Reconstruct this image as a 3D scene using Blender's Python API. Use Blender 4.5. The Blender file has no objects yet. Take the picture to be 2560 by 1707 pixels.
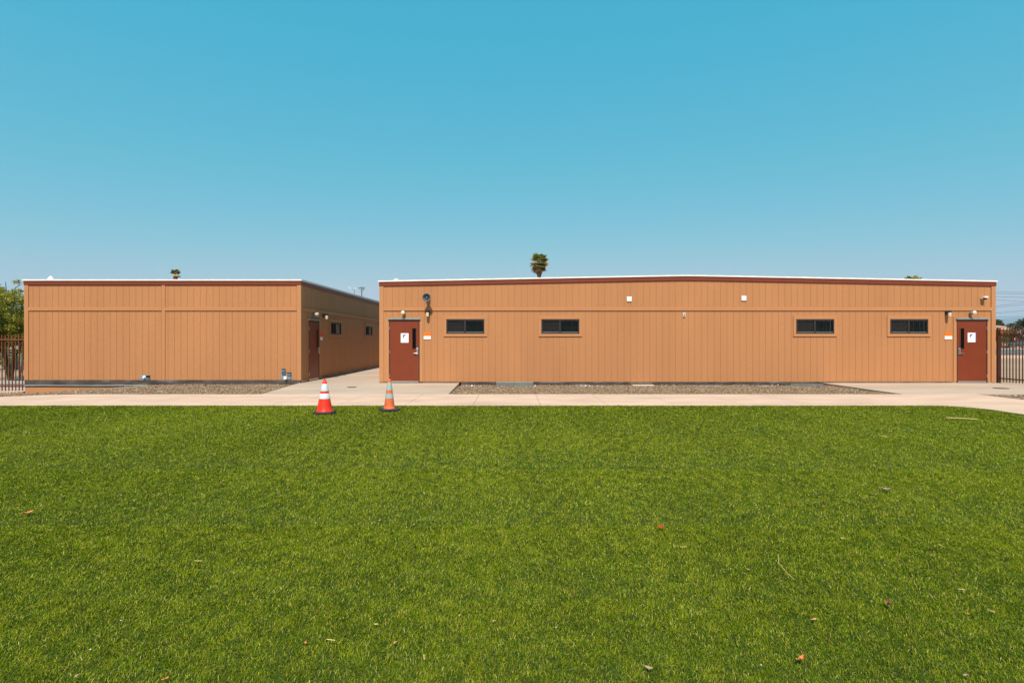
import bpy, bmesh, math, random
import numpy as np
from mathutils import Vector, Matrix

random.seed(7); rng = np.random.default_rng(11)
SC = bpy.context.scene
COL = SC.collection
R = math.radians

# ------------------------------------------------------------------ camera
HC, F = 1.445, 1340.0            # eye height (m), focal length in photo pixels (2560 wide)
cam = bpy.data.cameras.new('camera'); camo = bpy.data.objects.new('camera', cam); COL.objects.link(camo)
camo.location = (0, 0, HC); camo.rotation_euler = (R(90), 0, 0)
cam.sensor_width = 36; cam.lens = 36 * F / 2560; cam.shift_y = -3.5 / 2560
cam.clip_start = .05; cam.clip_end = 40000
SC.camera = camo

# ------------------------------------------------------------------ sky, sun, exposure
SUN_EL, SUN_AZ = 52.0, 3.0       # sun behind the camera, a little to its left
w = bpy.data.worlds.new('World'); SC.world = w; w.use_nodes = True
nt = w.node_tree; nt.nodes.clear()
sky = nt.nodes.new('ShaderNodeTexSky'); sky.sky_type = 'NISHITA'; sky.sun_disc = False
sky.sun_elevation = R(SUN_EL); sky.sun_rotation = R(180 + SUN_AZ)
sky.air_density = 1.0; sky.dust_density = 1.0; sky.ozone_density = 1.0; sky.altitude = 350
bg = nt.nodes.new('ShaderNodeBackground'); bg.inputs['Strength'].default_value = .1
wo = nt.nodes.new('ShaderNodeOutputWorld')
EXPO = .3
# haze-bleached desert sky: each channel of the Nishita sky gets its own contrast
sep = nt.nodes.new('ShaderNodeSeparateColor'); com = nt.nodes.new('ShaderNodeCombineColor')
nt.links.new(sky.outputs[0], sep.inputs[0])
for ch, (ref, pw, tgt) in enumerate(((.144, 1.45, .055), (.235, .30, .425), (.413, .146, .63))):
    mn = nt.nodes.new('ShaderNodeMath'); mn.operation = 'MINIMUM'; mn.inputs[1].default_value = 6.0
    po = nt.nodes.new('ShaderNodeMath'); po.operation = 'POWER'; po.inputs[1].default_value = pw
    mu = nt.nodes.new('ShaderNodeMath'); mu.operation = 'MULTIPLY'; mu.inputs[1].default_value = tgt * (.1414 / ref) ** pw / (.1 * 2 ** EXPO)
    nt.links.new(sep.outputs[ch], mn.inputs[0]); nt.links.new(mn.outputs[0], po.inputs[0]); nt.links.new(po.outputs[0], mu.inputs[0]); nt.links.new(mu.outputs[0], com.inputs[ch])
nt.links.new(com.outputs[0], bg.inputs['Color']); nt.links.new(bg.outputs[0], wo.inputs[0])
sun = bpy.data.lights.new('sun', 'SUN'); suno = bpy.data.objects.new('sun', sun); COL.objects.link(suno)
sun.energy = 4.6; sun.angle = R(.53); sun.color = (1, .94, .84)
d = Vector((math.sin(R(SUN_AZ)) * math.cos(R(SUN_EL)), math.cos(R(SUN_AZ)) * math.cos(R(SUN_EL)), -math.sin(R(SUN_EL))))
suno.rotation_euler = d.to_track_quat('-Z', 'Y').to_euler(); suno.location = (-3, -40, 50)
vs = SC.view_settings; vs.view_transform = 'Standard'; vs.look = 'None'; vs.gamma = 1; vs.exposure = EXPO
vs.use_curve_mapping = False
SC.cycles.max_bounces = 6; SC.cycles.caustics_reflective = False; SC.cycles.caustics_refractive = False
SC.cycles.volume_bounces = 0

# ------------------------------------------------------------------ helpers
def FX(px): return (px - 1280) / 74.03          # facade-plane metres from photo measurements
def FZ(py): return HC + (850 - py) / 74.03
FY = 18.1                                       # distance of both front facades

def G(px, py):                                  # a point on the level ground
    Y = F * HC / (py - 850); return ((px - 1280) / F * Y, Y)

def sstep(t): t = max(0., min(1., t)); return t * t * (3 - 2 * t)
def gz(x, y):                                   # the lot falls away to the far left
    return -.33 * sstep((-11.0 - x) / 6.2) * max(0., min(1., (y - 10.5) / 7.5))

ORIG = {}
class MB:
    def __init__(s, M=None): s.v = []; s.f = []; s.M = M; s.slot1 = set()
    def add(s, vs_, fs):
        o = len(s.v)
        s.v += [tuple(s.M @ Vector(p)) for p in vs_] if s.M else [tuple(p) for p in vs_]
        s.f += [tuple(o + i for i in f) for f in fs]; return s
    def box(s, x0, x1, y0, y1, z0, z1):
        if x0 > x1: x0, x1 = x1, x0
        if y0 > y1: y0, y1 = y1, y0
        if z0 > z1: z0, z1 = z1, z0
        return s.add([(x0,y0,z0),(x1,y0,z0),(x1,y1,z0),(x0,y1,z0),(x0,y0,z1),(x1,y0,z1),(x1,y1,z1),(x0,y1,z1)],
              [(0,3,2,1),(4,5,6,7),(0,1,5,4),(1,2,6,5),(2,3,7,6),(3,0,4,7)])
    def cbox(s, x0, x1, y0, y1, z0, z1, b):        # box with chamfered edges
        bm = bmesh.new(); bmesh.ops.create_cube(bm, size=1)
        for v in bm.verts: v.co = Vector(((x0+x1)/2 + v.co.x*abs(x1-x0), (y0+y1)/2 + v.co.y*abs(y1-y0), (z0+z1)/2 + v.co.z*abs(z1-z0)))
        bmesh.ops.bevel(bm, geom=bm.edges[:], offset=b, segments=2, affect='EDGES', profile=.5)
        bm.verts.index_update()
        s.add([v.co[:] for v in bm.verts], [[v.index for v in f.verts] for f in bm.faces]); bm.free(); return s
    def tube(s, pts, r, n=6, caps=True):
        pts = [Vector(p) for p in pts]
        rs = r if isinstance(r, (list, tuple)) else [r] * len(pts)
        vs_, fs = [], []
        for i, p in enumerate(pts):
            t = (pts[min(i+1, len(pts)-1)] - pts[max(i-1, 0)]).normalized()
            a = t.cross(Vector((0,0,1)) if abs(t.z) < .9 else Vector((1,0,0))).normalized(); b = t.cross(a)
            for k in range(n):
                q = 2*math.pi*k/n; vs_.append(p + a*math.cos(q)*rs[i] + b*math.sin(q)*rs[i])
        for i in range(len(pts)-1):
            for k in range(n):
                fs.append((i*n+k, i*n+(k+1) % n, (i+1)*n+(k+1) % n, (i+1)*n+k))
        if caps: fs += [tuple(range(n))[::-1], tuple((len(pts)-1)*n+k for k in range(n))]
        return s.add(vs_, fs)
    def lathe(s, prof, c=(0,0,0), axis='Z', n=24):  # prof: (radius, height)
        vs_, fs = [], []
        for r_, h in prof:
            for k in range(n):
                q = 2*math.pi*k/n; a, b = r_*math.cos(q), r_*math.sin(q)
                vs_.append((c[0]+a, c[1]+b, c[2]+h) if axis == 'Z' else ((c[0]+a, c[1]-h, c[2]+b) if axis == 'Y' else (c[0]+h, c[1]+a, c[2]+b)))
        for i in range(len(prof)-1):
            for k in range(n): fs.append((i*n+k, i*n+(k+1) % n, (i+1)*n+(k+1) % n, (i+1)*n+k))
        fs += [tuple(range(n))[::-1], tuple((len(prof)-1)*n+k for k in range(n))]
        return s.add(vs_, fs)
    def prism(s, pts, y0, y1):                      # polygon in x,z extruded along y
        n = len(pts)
        vs_ = [(x, y0, z) for x, z in pts] + [(x, y1, z) for x, z in pts]
        return s.add(vs_, [tuple(range(n)), tuple(range(2*n-1, n-1, -1))] + [(k, n+k, n+(k+1) % n, (k+1) % n) for k in range(n)])
    def run(s, xs, lo, hi, y0, y1):                 # a band that follows a roof line, one box per step
        for a, b in zip(xs[:-1], xs[1:]):
            s.add([(a,y0,lo(a)),(b,y0,lo(b)),(b,y1,lo(b)),(a,y1,lo(a)),(a,y0,hi(a)),(b,y0,hi(b)),(b,y1,hi(b)),(a,y1,hi(a))],
                  [(0,3,2,1),(4,5,6,7),(0,1,5,4),(2,3,7,6)])
        a, b = xs[0], xs[-1]
        s.add([(a,y0,lo(a)),(a,y1,lo(a)),(a,y1,hi(a)),(a,y0,hi(a))], [(0,1,2,3)])
        s.add([(b,y0,lo(b)),(b,y1,lo(b)),(b,y1,hi(b)),(b,y0,hi(b))], [(3,2,1,0)])
        return s
    def build(s, name, mat, parent=None, smooth=False, origin=None):
        me = bpy.data.meshes.new(name)
        o0 = Vector(ORIG[parent.name]) if parent else (Vector(origin) if origin else Vector((0,0,0)))
        me.from_pydata([tuple(Vector(p) - o0) for p in s.v], [], s.f)
        if s.slot1:
            for i in s.slot1: me.polygons[i].material_index = 1
        me.validate(); me.update()
        if smooth:
            for p in me.polygons: p.use_smooth = True
            try: me.set_sharp_from_angle(angle=R(40))
            except Exception: pass
        o = bpy.data.objects.new(name, me); COL.objects.link(o)
        if isinstance(mat, (list, tuple)):
            for m_ in mat: me.materials.append(m_)
        else: me.materials.append(mat)
        if parent: o.parent = parent
        else: o.location = o0
        ORIG[o.name] = tuple(o0)
        return o

def np_mesh(name, V, faces_flat, loop_tot, mat, parent=None, cols=None, smooth=False):
    me = bpy.data.meshes.new(name)
    me.vertices.add(len(V)); me.vertices.foreach_set('co', np.ascontiguousarray(V, np.float32).ravel())
    me.loops.add(len(faces_flat)); me.loops.foreach_set('vertex_index', np.ascontiguousarray(faces_flat, np.int32))
    me.polygons.add(len(loop_tot)); st = np.concatenate([[0], np.cumsum(loop_tot)[:-1]]).astype(np.int32)
    me.polygons.foreach_set('loop_start', st)
    me.update(calc_edges=True)
    if cols is not None:
        a = me.color_attributes.new('tint', 'FLOAT_COLOR', 'POINT')
        a.data.foreach_set('color', np.ascontiguousarray(np.c_[cols, np.ones(len(cols))], np.float32).ravel())
    if smooth: me.polygons.foreach_set('use_smooth', np.ones(len(loop_tot), bool))
    me.materials.append(mat)
    o = bpy.data.objects.new(name, me); COL.objects.link(o)
    if parent: o.parent = parent
    return o

def tag(o, label, cat, group=None):
    o['label'] = label; o['category'] = cat
    if group: o['group'] = group
    return o
def thing(name, label, cat, loc=(0,0,0), group=None, rz=0):
    o = bpy.data.objects.new(name, None); COL.objects.link(o); o.location = loc; o.rotation_euler = (0, 0, rz)
    o.empty_display_size = .2; ORIG[o.name] = tuple(loc)
    return tag(o, label, cat, group)
def struct(o): o['kind'] = 'structure'; return o
def stuff(o): o['kind'] = 'stuff'; return o
def dup(root, loc, rz, label):
    def cp(o, par):
        c = o.copy(); COL.objects.link(c)
        if par: c.parent = par
        for ch in o.children: cp(ch, c)
        return c
    r = cp(root, None); r.location = loc; r.rotation_euler = (0, 0, rz); r['label'] = label
    return r

# ------------------------------------------------------------------ materials
def new_mat(name):
    m = bpy.data.materials.new(name); m.use_nodes = True
    return m, m.node_tree, m.node_tree.nodes['Principled BSDF']
def mat(name, c, rough=.6, metal=0, var=.08, vs_=3., bump=0., bs=60., spec=.4, stretch=(1,1,1), fine=0., fs=80.):
    m, t, p = new_mat(name); N, L = t.nodes, t.links
    tc = N.new('ShaderNodeTexCoord'); mp = N.new('ShaderNodeMapping'); mp.inputs['Scale'].default_value = stretch
    L.new(tc.outputs['Object'], mp.inputs[0])
    n1 = N.new('ShaderNodeTexNoise'); n1.inputs['Scale'].default_value = vs_; n1.inputs['Detail'].default_value = 6
    L.new(mp.outputs[0], n1.inputs['Vector'])
    mr = N.new('ShaderNodeMapRange'); mr.inputs[1].default_value = .3; mr.inputs[2].default_value = .7
    mr.inputs[3].default_value = 1 - var; mr.inputs[4].default_value = 1 + var; L.new(n1.outputs[0], mr.inputs[0])
    fac = mr.outputs[0]
    if fine:
        n2 = N.new('ShaderNodeTexNoise'); n2.inputs['Scale'].default_value = fs; n2.inputs['Detail'].default_value = 3
        L.new(mp.outputs[0], n2.inputs['Vector'])
        m2 = N.new('ShaderNodeMapRange'); m2.inputs[1].default_value = .3; m2.inputs[2].default_value = .7
        m2.inputs[3].default_value = 1 - fine; m2.inputs[4].default_value = 1 + fine; L.new(n2.outputs[0], m2.inputs[0])
        mm = N.new('ShaderNodeMath'); mm.operation = 'MULTIPLY'; L.new(fac, mm.inputs[0]); L.new(m2.outputs[0], mm.inputs[1]); fac = mm.outputs[0]
    vm = N.new('ShaderNodeVectorMath'); vm.operation = 'SCALE'; vm.inputs[0].default_value = c; L.new(fac, vm.inputs['Scale'])
    L.new(vm.outputs[0], p.inputs['Base Color'])
    p.inputs['Roughness'].default_value = rough; p.inputs['Metallic'].default_value = metal
    p.inputs['Specular IOR Level'].default_value = spec
    if bump:
        n3 = N.new('ShaderNodeTexNoise'); n3.inputs['Scale'].default_value = bs; n3.inputs['Detail'].default_value = 4
        L.new(mp.outputs[0], n3.inputs['Vector'])
        b = N.new('ShaderNodeBump'); b.inputs['Strength'].default_value = bump; b.inputs['Distance'].default_value = .01
        L.new(n3.outputs[0], b.inputs['Height']); L.new(b.outputs[0], p.inputs['Normal'])
    return m
def mat_tint(name, rough=.6, transl=0., spec=.3, gain=1.):
    m, t, p = new_mat(name); N, L = t.nodes, t.links
    a = N.new('ShaderNodeAttribute'); a.attribute_name = 'tint'
    L.new(a.outputs['Color'], p.inputs['Base Color']); p.inputs['Roughness'].default_value = rough
    p.inputs['Specular IOR Level'].default_value = spec
    if transl:
        tr = N.new('ShaderNodeBsdfTranslucent'); L.new(a.outputs['Color'], tr.inputs[0])
        mx = N.new('ShaderNodeMixShader'); mx.inputs[0].default_value = transl
        L.new(p.outputs[0], mx.inputs[1]); L.new(tr.outputs[0], mx.inputs[2])
        L.new(mx.outputs[0], N['Material Output'].inputs[0])
    return m

TAN = (.437, .193, .079)
M_WALL = mat('tan_siding_paint', TAN, .7, var=.05, vs_=1.3, bump=.35, bs=90, spec=.25, stretch=(1, 1, .25), fine=.05, fs=45)
def panel_tint(m, wd, amp):                     # 4 ft siding sheets painted from slightly different batches
    N, L = m.node_tree.nodes, m.node_tree.links; p = N['Principled BSDF']; src = p.inputs['Base Color'].links[0].from_socket
    tc = N.new('ShaderNodeTexCoord'); sp_ = N.new('ShaderNodeSeparateXYZ'); L.new(tc.outputs['Object'], sp_.inputs[0])
    ad = N.new('ShaderNodeMath'); L.new(sp_.outputs[0], ad.inputs[0]); L.new(sp_.outputs[1], ad.inputs[1])
    dv = N.new('ShaderNodeMath'); dv.operation = 'DIVIDE'; dv.inputs[1].default_value = wd; L.new(ad.outputs[0], dv.inputs[0])
    fl_ = N.new('ShaderNodeMath'); fl_.operation = 'FLOOR'; L.new(dv.outputs[0], fl_.inputs[0])
    wn = N.new('ShaderNodeTexWhiteNoise'); wn.noise_dimensions = '1D'; L.new(fl_.outputs[0], wn.inputs['W'])
    mr = N.new('ShaderNodeMapRange'); mr.inputs[3].default_value = 1-amp; mr.inputs[4].default_value = 1+amp; L.new(wn.outputs['Value'], mr.inputs[0])
    vm = N.new('ShaderNodeVectorMath'); vm.operation = 'SCALE'; L.new(src, vm.inputs[0]); L.new(mr.outputs[0], vm.inputs['Scale']); L.new(vm.outputs[0], p.inputs['Base Color'])
panel_tint(M_WALL, 1.303, .028)
M_GROOVE = mat('dark_groove_paint', (.29, .122, .050), .8, var=.2, vs_=1.5, spec=.1)  # groove faces, a darker tone than the boards
M_TRIM = mat('tan_trim_paint', (.455, .203, .084), .6, var=.03, vs_=3, bump=.1, bs=60, spec=.3)
M_BROWN = mat('brown_paint', (.187, .031, .016), .5, var=.06, vs_=2, spec=.4)
M_DOOR = mat('door_paint', (.182, .033, .009), .42, var=.06, vs_=2.5, bump=.03, bs=40, spec=.4)
M_ROOF = mat('white_roof_membrane', (.75, .69, .59), .6, var=.08, vs_=6, bump=.3, bs=14)
M_DARKFRAME = mat('dark_bronze_frame', (.035, .026, .024), .35, var=.1, vs_=5)
M_JAMB = mat('door_jamb_paint', (.05, .03, .025), .5, var=.1)
M_STEEL = mat('brushed_steel', (.55, .55, .54), .32, 1, var=.1, vs_=20)
M_DRIP = mat('galvanised_drip_cap', (.40, .46, .46), .42, .8, var=.15, vs_=8, bump=.1, bs=12)
M_GALV = mat('galvanised_flashing', (.28, .26, .245), .34, .9, var=.4, vs_=1.8, bump=.55, bs=2.6, stretch=(1, 1, 2), fine=.15, fs=30)
M_LIP = mat('galvanised_lip', (.50, .52, .52), .38, .8, var=.25, vs_=1.5)  # lighter than the flashing: sky reflection put into the lip colour
M_WELL = mat('galvanised_well', (.20, .22, .205), .5, .4, var=.15, vs_=6)
M_GREY = mat('grey_plastic', (.22, .24, .25), .5, var=.08)
M_WHITE = mat('white_plastic', (.80, .80, .78), .45, var=.02)
M_CREAM = mat('frosted_glass', (.60, .55, .44), .25, var=.03, spec=.6)
M_BLACK = mat('black_metal', (.012, .012, .012), .4, var=.1)
M_HORN = mat('grey_horn_enamel', (.10, .12, .125), .35, var=.1, spec=.5)
M_BLUE = mat('blue_grey_cap', (.10, .24, .34), .35, var=.1)
M_BLUEBOX = mat('blue_box_plastic', (.06, .20, .32), .4, var=.2, vs_=30)
M_CONC = mat('sidewalk_concrete', (.60, .40, .29), .85, var=.13, vs_=1.6, bump=.15, bs=70, spec=.2, stretch=(.5, 1, 1), fine=.04, fs=40)
M_PAD = mat('pad_concrete', (.47, .35, .265), .85, var=.13, vs_=.7, bump=.15, bs=70, spec=.2, stretch=(.5, 1, 1), fine=.05, fs=25)
M_JOINT = mat('joint_dirt', (.22, .15, .105), .9, var=.1)
M_ASPH = mat('asphalt', (.13, .13, .125), .9, var=.12, vs_=.4, fine=.08, fs=8)
M_DIRT = mat('dirt', (.36, .245, .15), .95, var=.14, vs_=.12, fine=.08, fs=1.5)
M_TURFB = mat('turf_backing', (.034, .056, .002), .95, var=.3, vs_=5, fine=.3, fs=60)
M_GRAVB = mat('gravel_base', (.22, .155, .10), .95, var=.3, vs_=14, bump=.8, bs=40, fine=.35, fs=45)
M_FENCE = mat('brown_fence_paint', (.19, .052, .026), .45, var=.1, vs_=6)
M_BARK = mat('bark', (.13, .085, .05), .9, var=.3, vs_=6, bump=.5, bs=20)
M_PVBARK = mat('green_brown_bark', (.07, .065, .028), .85, var=.35, vs_=5)
M_POLE = mat('weathered_pole_wood', (.14, .07, .05), .9, var=.2)
M_WIRE = mat('wire', (.05, .06, .065), .5, var=0)
M_TEAL = mat('teal_fence_coating', (.11, .21, .21), .5, var=.1)
M_RED = mat('stop_sign_red', (.52, .01, .02), .4, var=.03)
M_ORANGE = mat('orange_sign_face', (.95, .16, .004), .5, var=.01)
M_SIGNRED = mat('red_sign_face', (.92, .02, .01), .5, var=.02)
M_PAPER = mat('paper', (.80, .80, .82), .7, var=.01)
M_MAROON = mat('maroon_ink', (.14, .010, .040), .7, var=.1)
M_INK = mat('grey_ink', (.48, .52, .53), .7, var=.05)
M_LEAFM = mat_tint('leaf', .55, .25)
M_GRASS = mat_tint('turf_blade', .7, .2, spec=.04)
M_STONE = mat_tint('stone', .9)
M_STUCCO = mat('orange_stucco', (.55, .27, .09), .9, var=.06)
M_TILE = mat('roof_tile', (.46, .25, .17), .8, var=.18, vs_=1.2, fine=.15, fs=3)
M_EAVE = mat('eave_paint', (.62, .56, .46), .7, var=.05)
M_HILL = mat('hill_rock', (.20, .15, .11), .95, var=.25, vs_=.004, fine=.2, fs=.03)

m, t, p = new_mat('window_glass'); N, L = t.nodes, t.links
gl = N.new('ShaderNodeBsdfGlossy'); gl.inputs['Roughness'].default_value = .02; gl.inputs[0].default_value = (.9, 1, .95, 1)
tr = N.new('ShaderNodeBsdfTransparent'); tr.inputs[0].default_value = (.85, .9, .87, 1)
fr = N.new('ShaderNodeFresnel'); fr.inputs[0].default_value = 1.32
mx = N.new('ShaderNodeMixShader'); L.new(fr.outputs[0], mx.inputs[0]); L.new(tr.outputs[0], mx.inputs[1]); L.new(gl.outputs[0], mx.inputs[2])
L.new(mx.outputs[0], N['Material Output'].inputs[0]); M_GLASS = m
M_DARKGLASS = mat('dark_glass', (.003, .003, .003), .12, var=0, spec=.12)
M_SCREEN = mat('insect_screen', (.045, .043, .040), .7, var=.12, vs_=3, spec=.2)
M_BLIND = mat('blind_slat', (.085, .115, .075), .5, var=.15, vs_=8)  # slat colour carries the green bounce light of the turf
M_LITJAMB = mat('lit_jamb_green', (.13, .22, .12), .6, var=.05)  # pale green strip paints the lit jamb beside the blind
M_PALEBLIND = mat('pale_blind_slat', (.80, .88, .88), .5, var=.05)  # slats extra pale to stand in for a bright reflection in the pane
M_TANREFLECT = mat('tan_reflection', (.85, .62, .44), .7, var=.03)  # panel painted in the tan of the wall reflected in the glass
M_ROOM = mat('dark_room', (.012, .012, .011), .9, var=0)  # near-black box colour stands in for the unlit room behind the windows

# ------------------------------------------------------------------ ground, paving, turf base
def axis(*segs):
    out = []
    for a, b, n in segs: out += list(np.linspace(a, b, n, endpoint=False))
    return out + [segs[-1][1]]
gx = axis((-9000, -300, 8), (-300, -40, 10), (-40, -8, 33), (-8, 20, 8), (20, 300, 8), (300, 9000, 8))
gy = axis((-3000, -20, 6), (-20, 9, 6), (9, 30, 22), (30, 100, 8), (100, 9000, 12))
mb = MB()
mb.add([(x, y, gz(x, y) - .14) for y in gy for x in gx],
       [(j*len(gx)+i, j*len(gx)+i+1, (j+1)*len(gx)+i+1, (j+1)*len(gx)+i) for j in range(len(gy)-1) for i in range(len(gx)-1)])
struct(mb.build('ground', M_DIRT))

def sheet(mb, xs, ylo, yhi, zo, ny=6, thick=.16):
    """a paved strip between two edges; follows the fall of the lot and has side faces"""
    xs = list(xs); n = len(xs); vs_ = []
    for x in xs:
        a, b = ylo(x), yhi(x)
        for j in range(ny+1):
            y = a + (b-a)*j/ny; vs_.append((x, y, gz(x, y) + (zo(x, y) if callable(zo) else zo)))
    fs = [(i*(ny+1)+j, (i+1)*(ny+1)+j, (i+1)*(ny+1)+j+1, i*(ny+1)+j+1) for i in range(n-1) for j in range(ny)]
    ring = [i*(ny+1) for i in range(n)] + [(n-1)*(ny+1)+j for j in range(1, ny+1)] + [i*(ny+1)+ny for i in range(n-2, -1, -1)] + [j for j in range(ny-1, 0, -1)]
    o = len(vs_); vs_ += [(vs_[k][0], vs_[k][1], vs_[k][2]-thick) for k in ring]; m_ = len(ring)
    fs += [(ring[k], o+k, o+(k+1) % m_, ring[(k+1) % m_]) for k in range(m_)]
    mb.add(vs_, fs); return mb

TY, TX, TR = 11.88, 9.98, .78        # turf far edge, right edge, corner radius
def turf_edge(x):
    if x <= TX - TR: return TY
    u = min(1., (x - (TX-TR)) / TR); return TY - TR + TR*math.sqrt(max(0, 1-u*u))
xs = list(np.arange(-40, -10, 1.)) + list(np.linspace(-10, TX-TR, 14)) + [TX-TR+TR*math.sin(a) for a in np.linspace(.08, math.pi/2, 14)]
struct(sheet(MB(), xs, lambda x: -14., turf_edge, -.015, 22).build('turf_base', M_TURFB))

SWY = 14.33
mb = MB(); joints = list(np.arange(-41.37, 9.0, 1.5)) + [9.98]
g_ = .0035
for a, b in zip(joints[:-1], joints[1:]):
    sheet(mb, np.linspace(a+g_, b-g_, 4 if b < 9 else 16), lambda x: turf_edge(x) + .004, lambda x: SWY, 0.0, 4)
sheet(mb, np.linspace(TX+g_, 12.4, 3), lambda x: TY - .6, lambda x: SWY, 0.0, 3)
yy = list(np.arange(TY - .6, -14, -1.5))
for a, b in zip(yy[1:], yy[:-1]): sheet(mb, [TX+.004, 12.4], lambda x: a+g_, lambda x: b-g_, 0.0, 2)
struct(mb.build('sidewalk', M_CONC))
mb = MB(); sheet(mb, np.arange(-41, 9.1, .5), lambda x: TY+.05, lambda x: SWY-.02, -.02, 3, .1); mb.box(TX-.3, 12.3, -13, SWY-.05, -.1, -.02)
struct(mb.build('joint_soil', M_JOINT))

AL0, AL1 = -7.135, -4.46            # alley between the two buildings
mb = MB()
def padl(x): return SWY + .008
left_edge = lambda y: -7.25 + (SWY+3.77 - y) / 3.77 * .55
vs_ = []
def poly_slab(mb, pts, z, th=.16):
    n = len(pts)
    mb.add([(x, y, z) for x, y in pts] + [(x, y, z-th) for x, y in pts], [tuple(range(n))] + [(k, n+k, n+(k+1) % n, (k+1) % n) for k in range(n)])
poly_slab(mb, [(-6.70, SWY+.008), (-1.70, SWY+.008), (-1.78, FY-.006), (AL0-.04, FY-.006)], 0)
poly_slab(mb, [(AL0+.03, FY+.006), (AL1-.03, FY+.006), (AL1-.03, 24.0), (AL0+.03, 24.0)], .0)
poly_slab(mb, [(AL0+.03, 24.012), (AL1-.03, 24.012), (AL1-.03, 45), (AL0+.03, 45)], .0)
struct(mb.build('concrete_pad', M_PAD))
mb = MB(); poly_slab(mb, [(10.46, SWY+.008), (15.95, SWY+.008), (16.6, FY-.006), (10.5, FY-.006)], 0)
poly_slab(mb, [(15.96, SWY+.008), (22, SWY+.008), (22, FY-.006), (16.61, FY-.006)], 0)
struct(mb.build('entrance_pad', M_PAD))

# gravel beds: base sheet and loose stones
def gravz(x, y): return -.035 - .055*max(0, min(1, (y-SWY)/3.7)) + .012*math.sin(x*3.1)*math.sin(y*2.3)
BEDS = [(-1.70, 10.46, SWY, FY, 'mid'), (-34., -6.72, SWY, 18.5, 'left'), (12.42, 22., 9., SWY, 'right')]
mb = MB()
sheet(mb, np.arange(-1.76, 10.5, .25), lambda x: SWY+.002, lambda x: FY+.3, gravz, 8)
sheet(mb, np.arange(-34, -6.7, .4), lambda x: SWY+.002, lambda x: (FY+.3 if x > -16.4 else 18.35), lambda x, y: gravz(x, y)+.03, 8)
sheet(mb, np.arange(12.41, 22, .5), lambda x: 6., lambda x: SWY, lambda x, y: -.03, 8)
struct(mb.build('gravel_bed', M_GRAVB))

def stones():
    P = []
    for x0, x1, y0, y1, k in BEDS:
        if k == 'left': x0 = -22
        if k == 'right': x1 = 17
        n = int((x1-x0)*(y1-y0)*560)
        x = rng.uniform(x0, x1, n); y = rng.uniform(y0, y1, n)
        if k == 'left':
            keep = x < np.where(y < FY, -6.70 - (y-SWY)/3.77*.55 - .03, -16.5); x, y = x[keep], y[keep]
        z = np.array([gz(a, b) + (gravz(a, b) + (.03 if k == 'left' else 0) if k != 'right' else -.03) for a, b in zip(x, y)])
        P.append(np.c_[x, y, z])
    P = np.concatenate(P); n = len(P)
    base = np.array([(1,0,0),(-1,0,0),(0,1,0),(0,-1,0),(0,0,1),(0,0,-1)], float)
    s = rng.lognormal(math.log(.017), .35, (n, 1, 1)); sc = rng.uniform(.6, 1.3, (n, 6, 1))
    ang = rng.uniform(0, 2*np.pi, n); c, sn = np.cos(ang), np.sin(ang)
    tilt = rng.uniform(-.6, .6, n); ct, stt = np.cos(tilt), np.sin(tilt)
    V = base[None]*s*sc*np.array([1.2, 1, .75])
    y2 = V[..., 1]*ct[:, None] - V[..., 2]*stt[:, None]; z2 = V[..., 1]*stt[:, None] + V[..., 2]*ct[:, None]
    x3 = V[..., 0]*c[:, None] - y2*sn[:, None]; y3 = V[..., 0]*sn[:, None] + y2*c[:, None]
    V = np.stack([x3, y3, z2], -1) + P[:, None]; V[..., 2] += s[:, 0]*.35
    T = np.array([(0,2,4),(2,1,4),(1,3,4),(3,0,4),(2,0,5),(1,2,5),(3,1,5),(0,3,5)])
    Fc = (T[None] + (np.arange(n)*6)[:, None, None]).ravel()
    pal = np.array([.82, .74, .64])*np.array([(.36,.26,.18),(.30,.23,.17),(.22,.16,.11),(.42,.33,.25),(.33,.21,.14),(.16,.12,.09),(.46,.40,.33)])
    cc = pal[rng.choice(7, n, p=[.26,.22,.16,.12,.13,.07,.04])]*rng.uniform(.8, 1.15, (n, 1))
    o = np_mesh('gravel', V.reshape(-1, 3), Fc, np.full(n*8, 3), M_STONE, cols=np.repeat(cc, 6, 0))
    return stuff(o)
stones()

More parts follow.
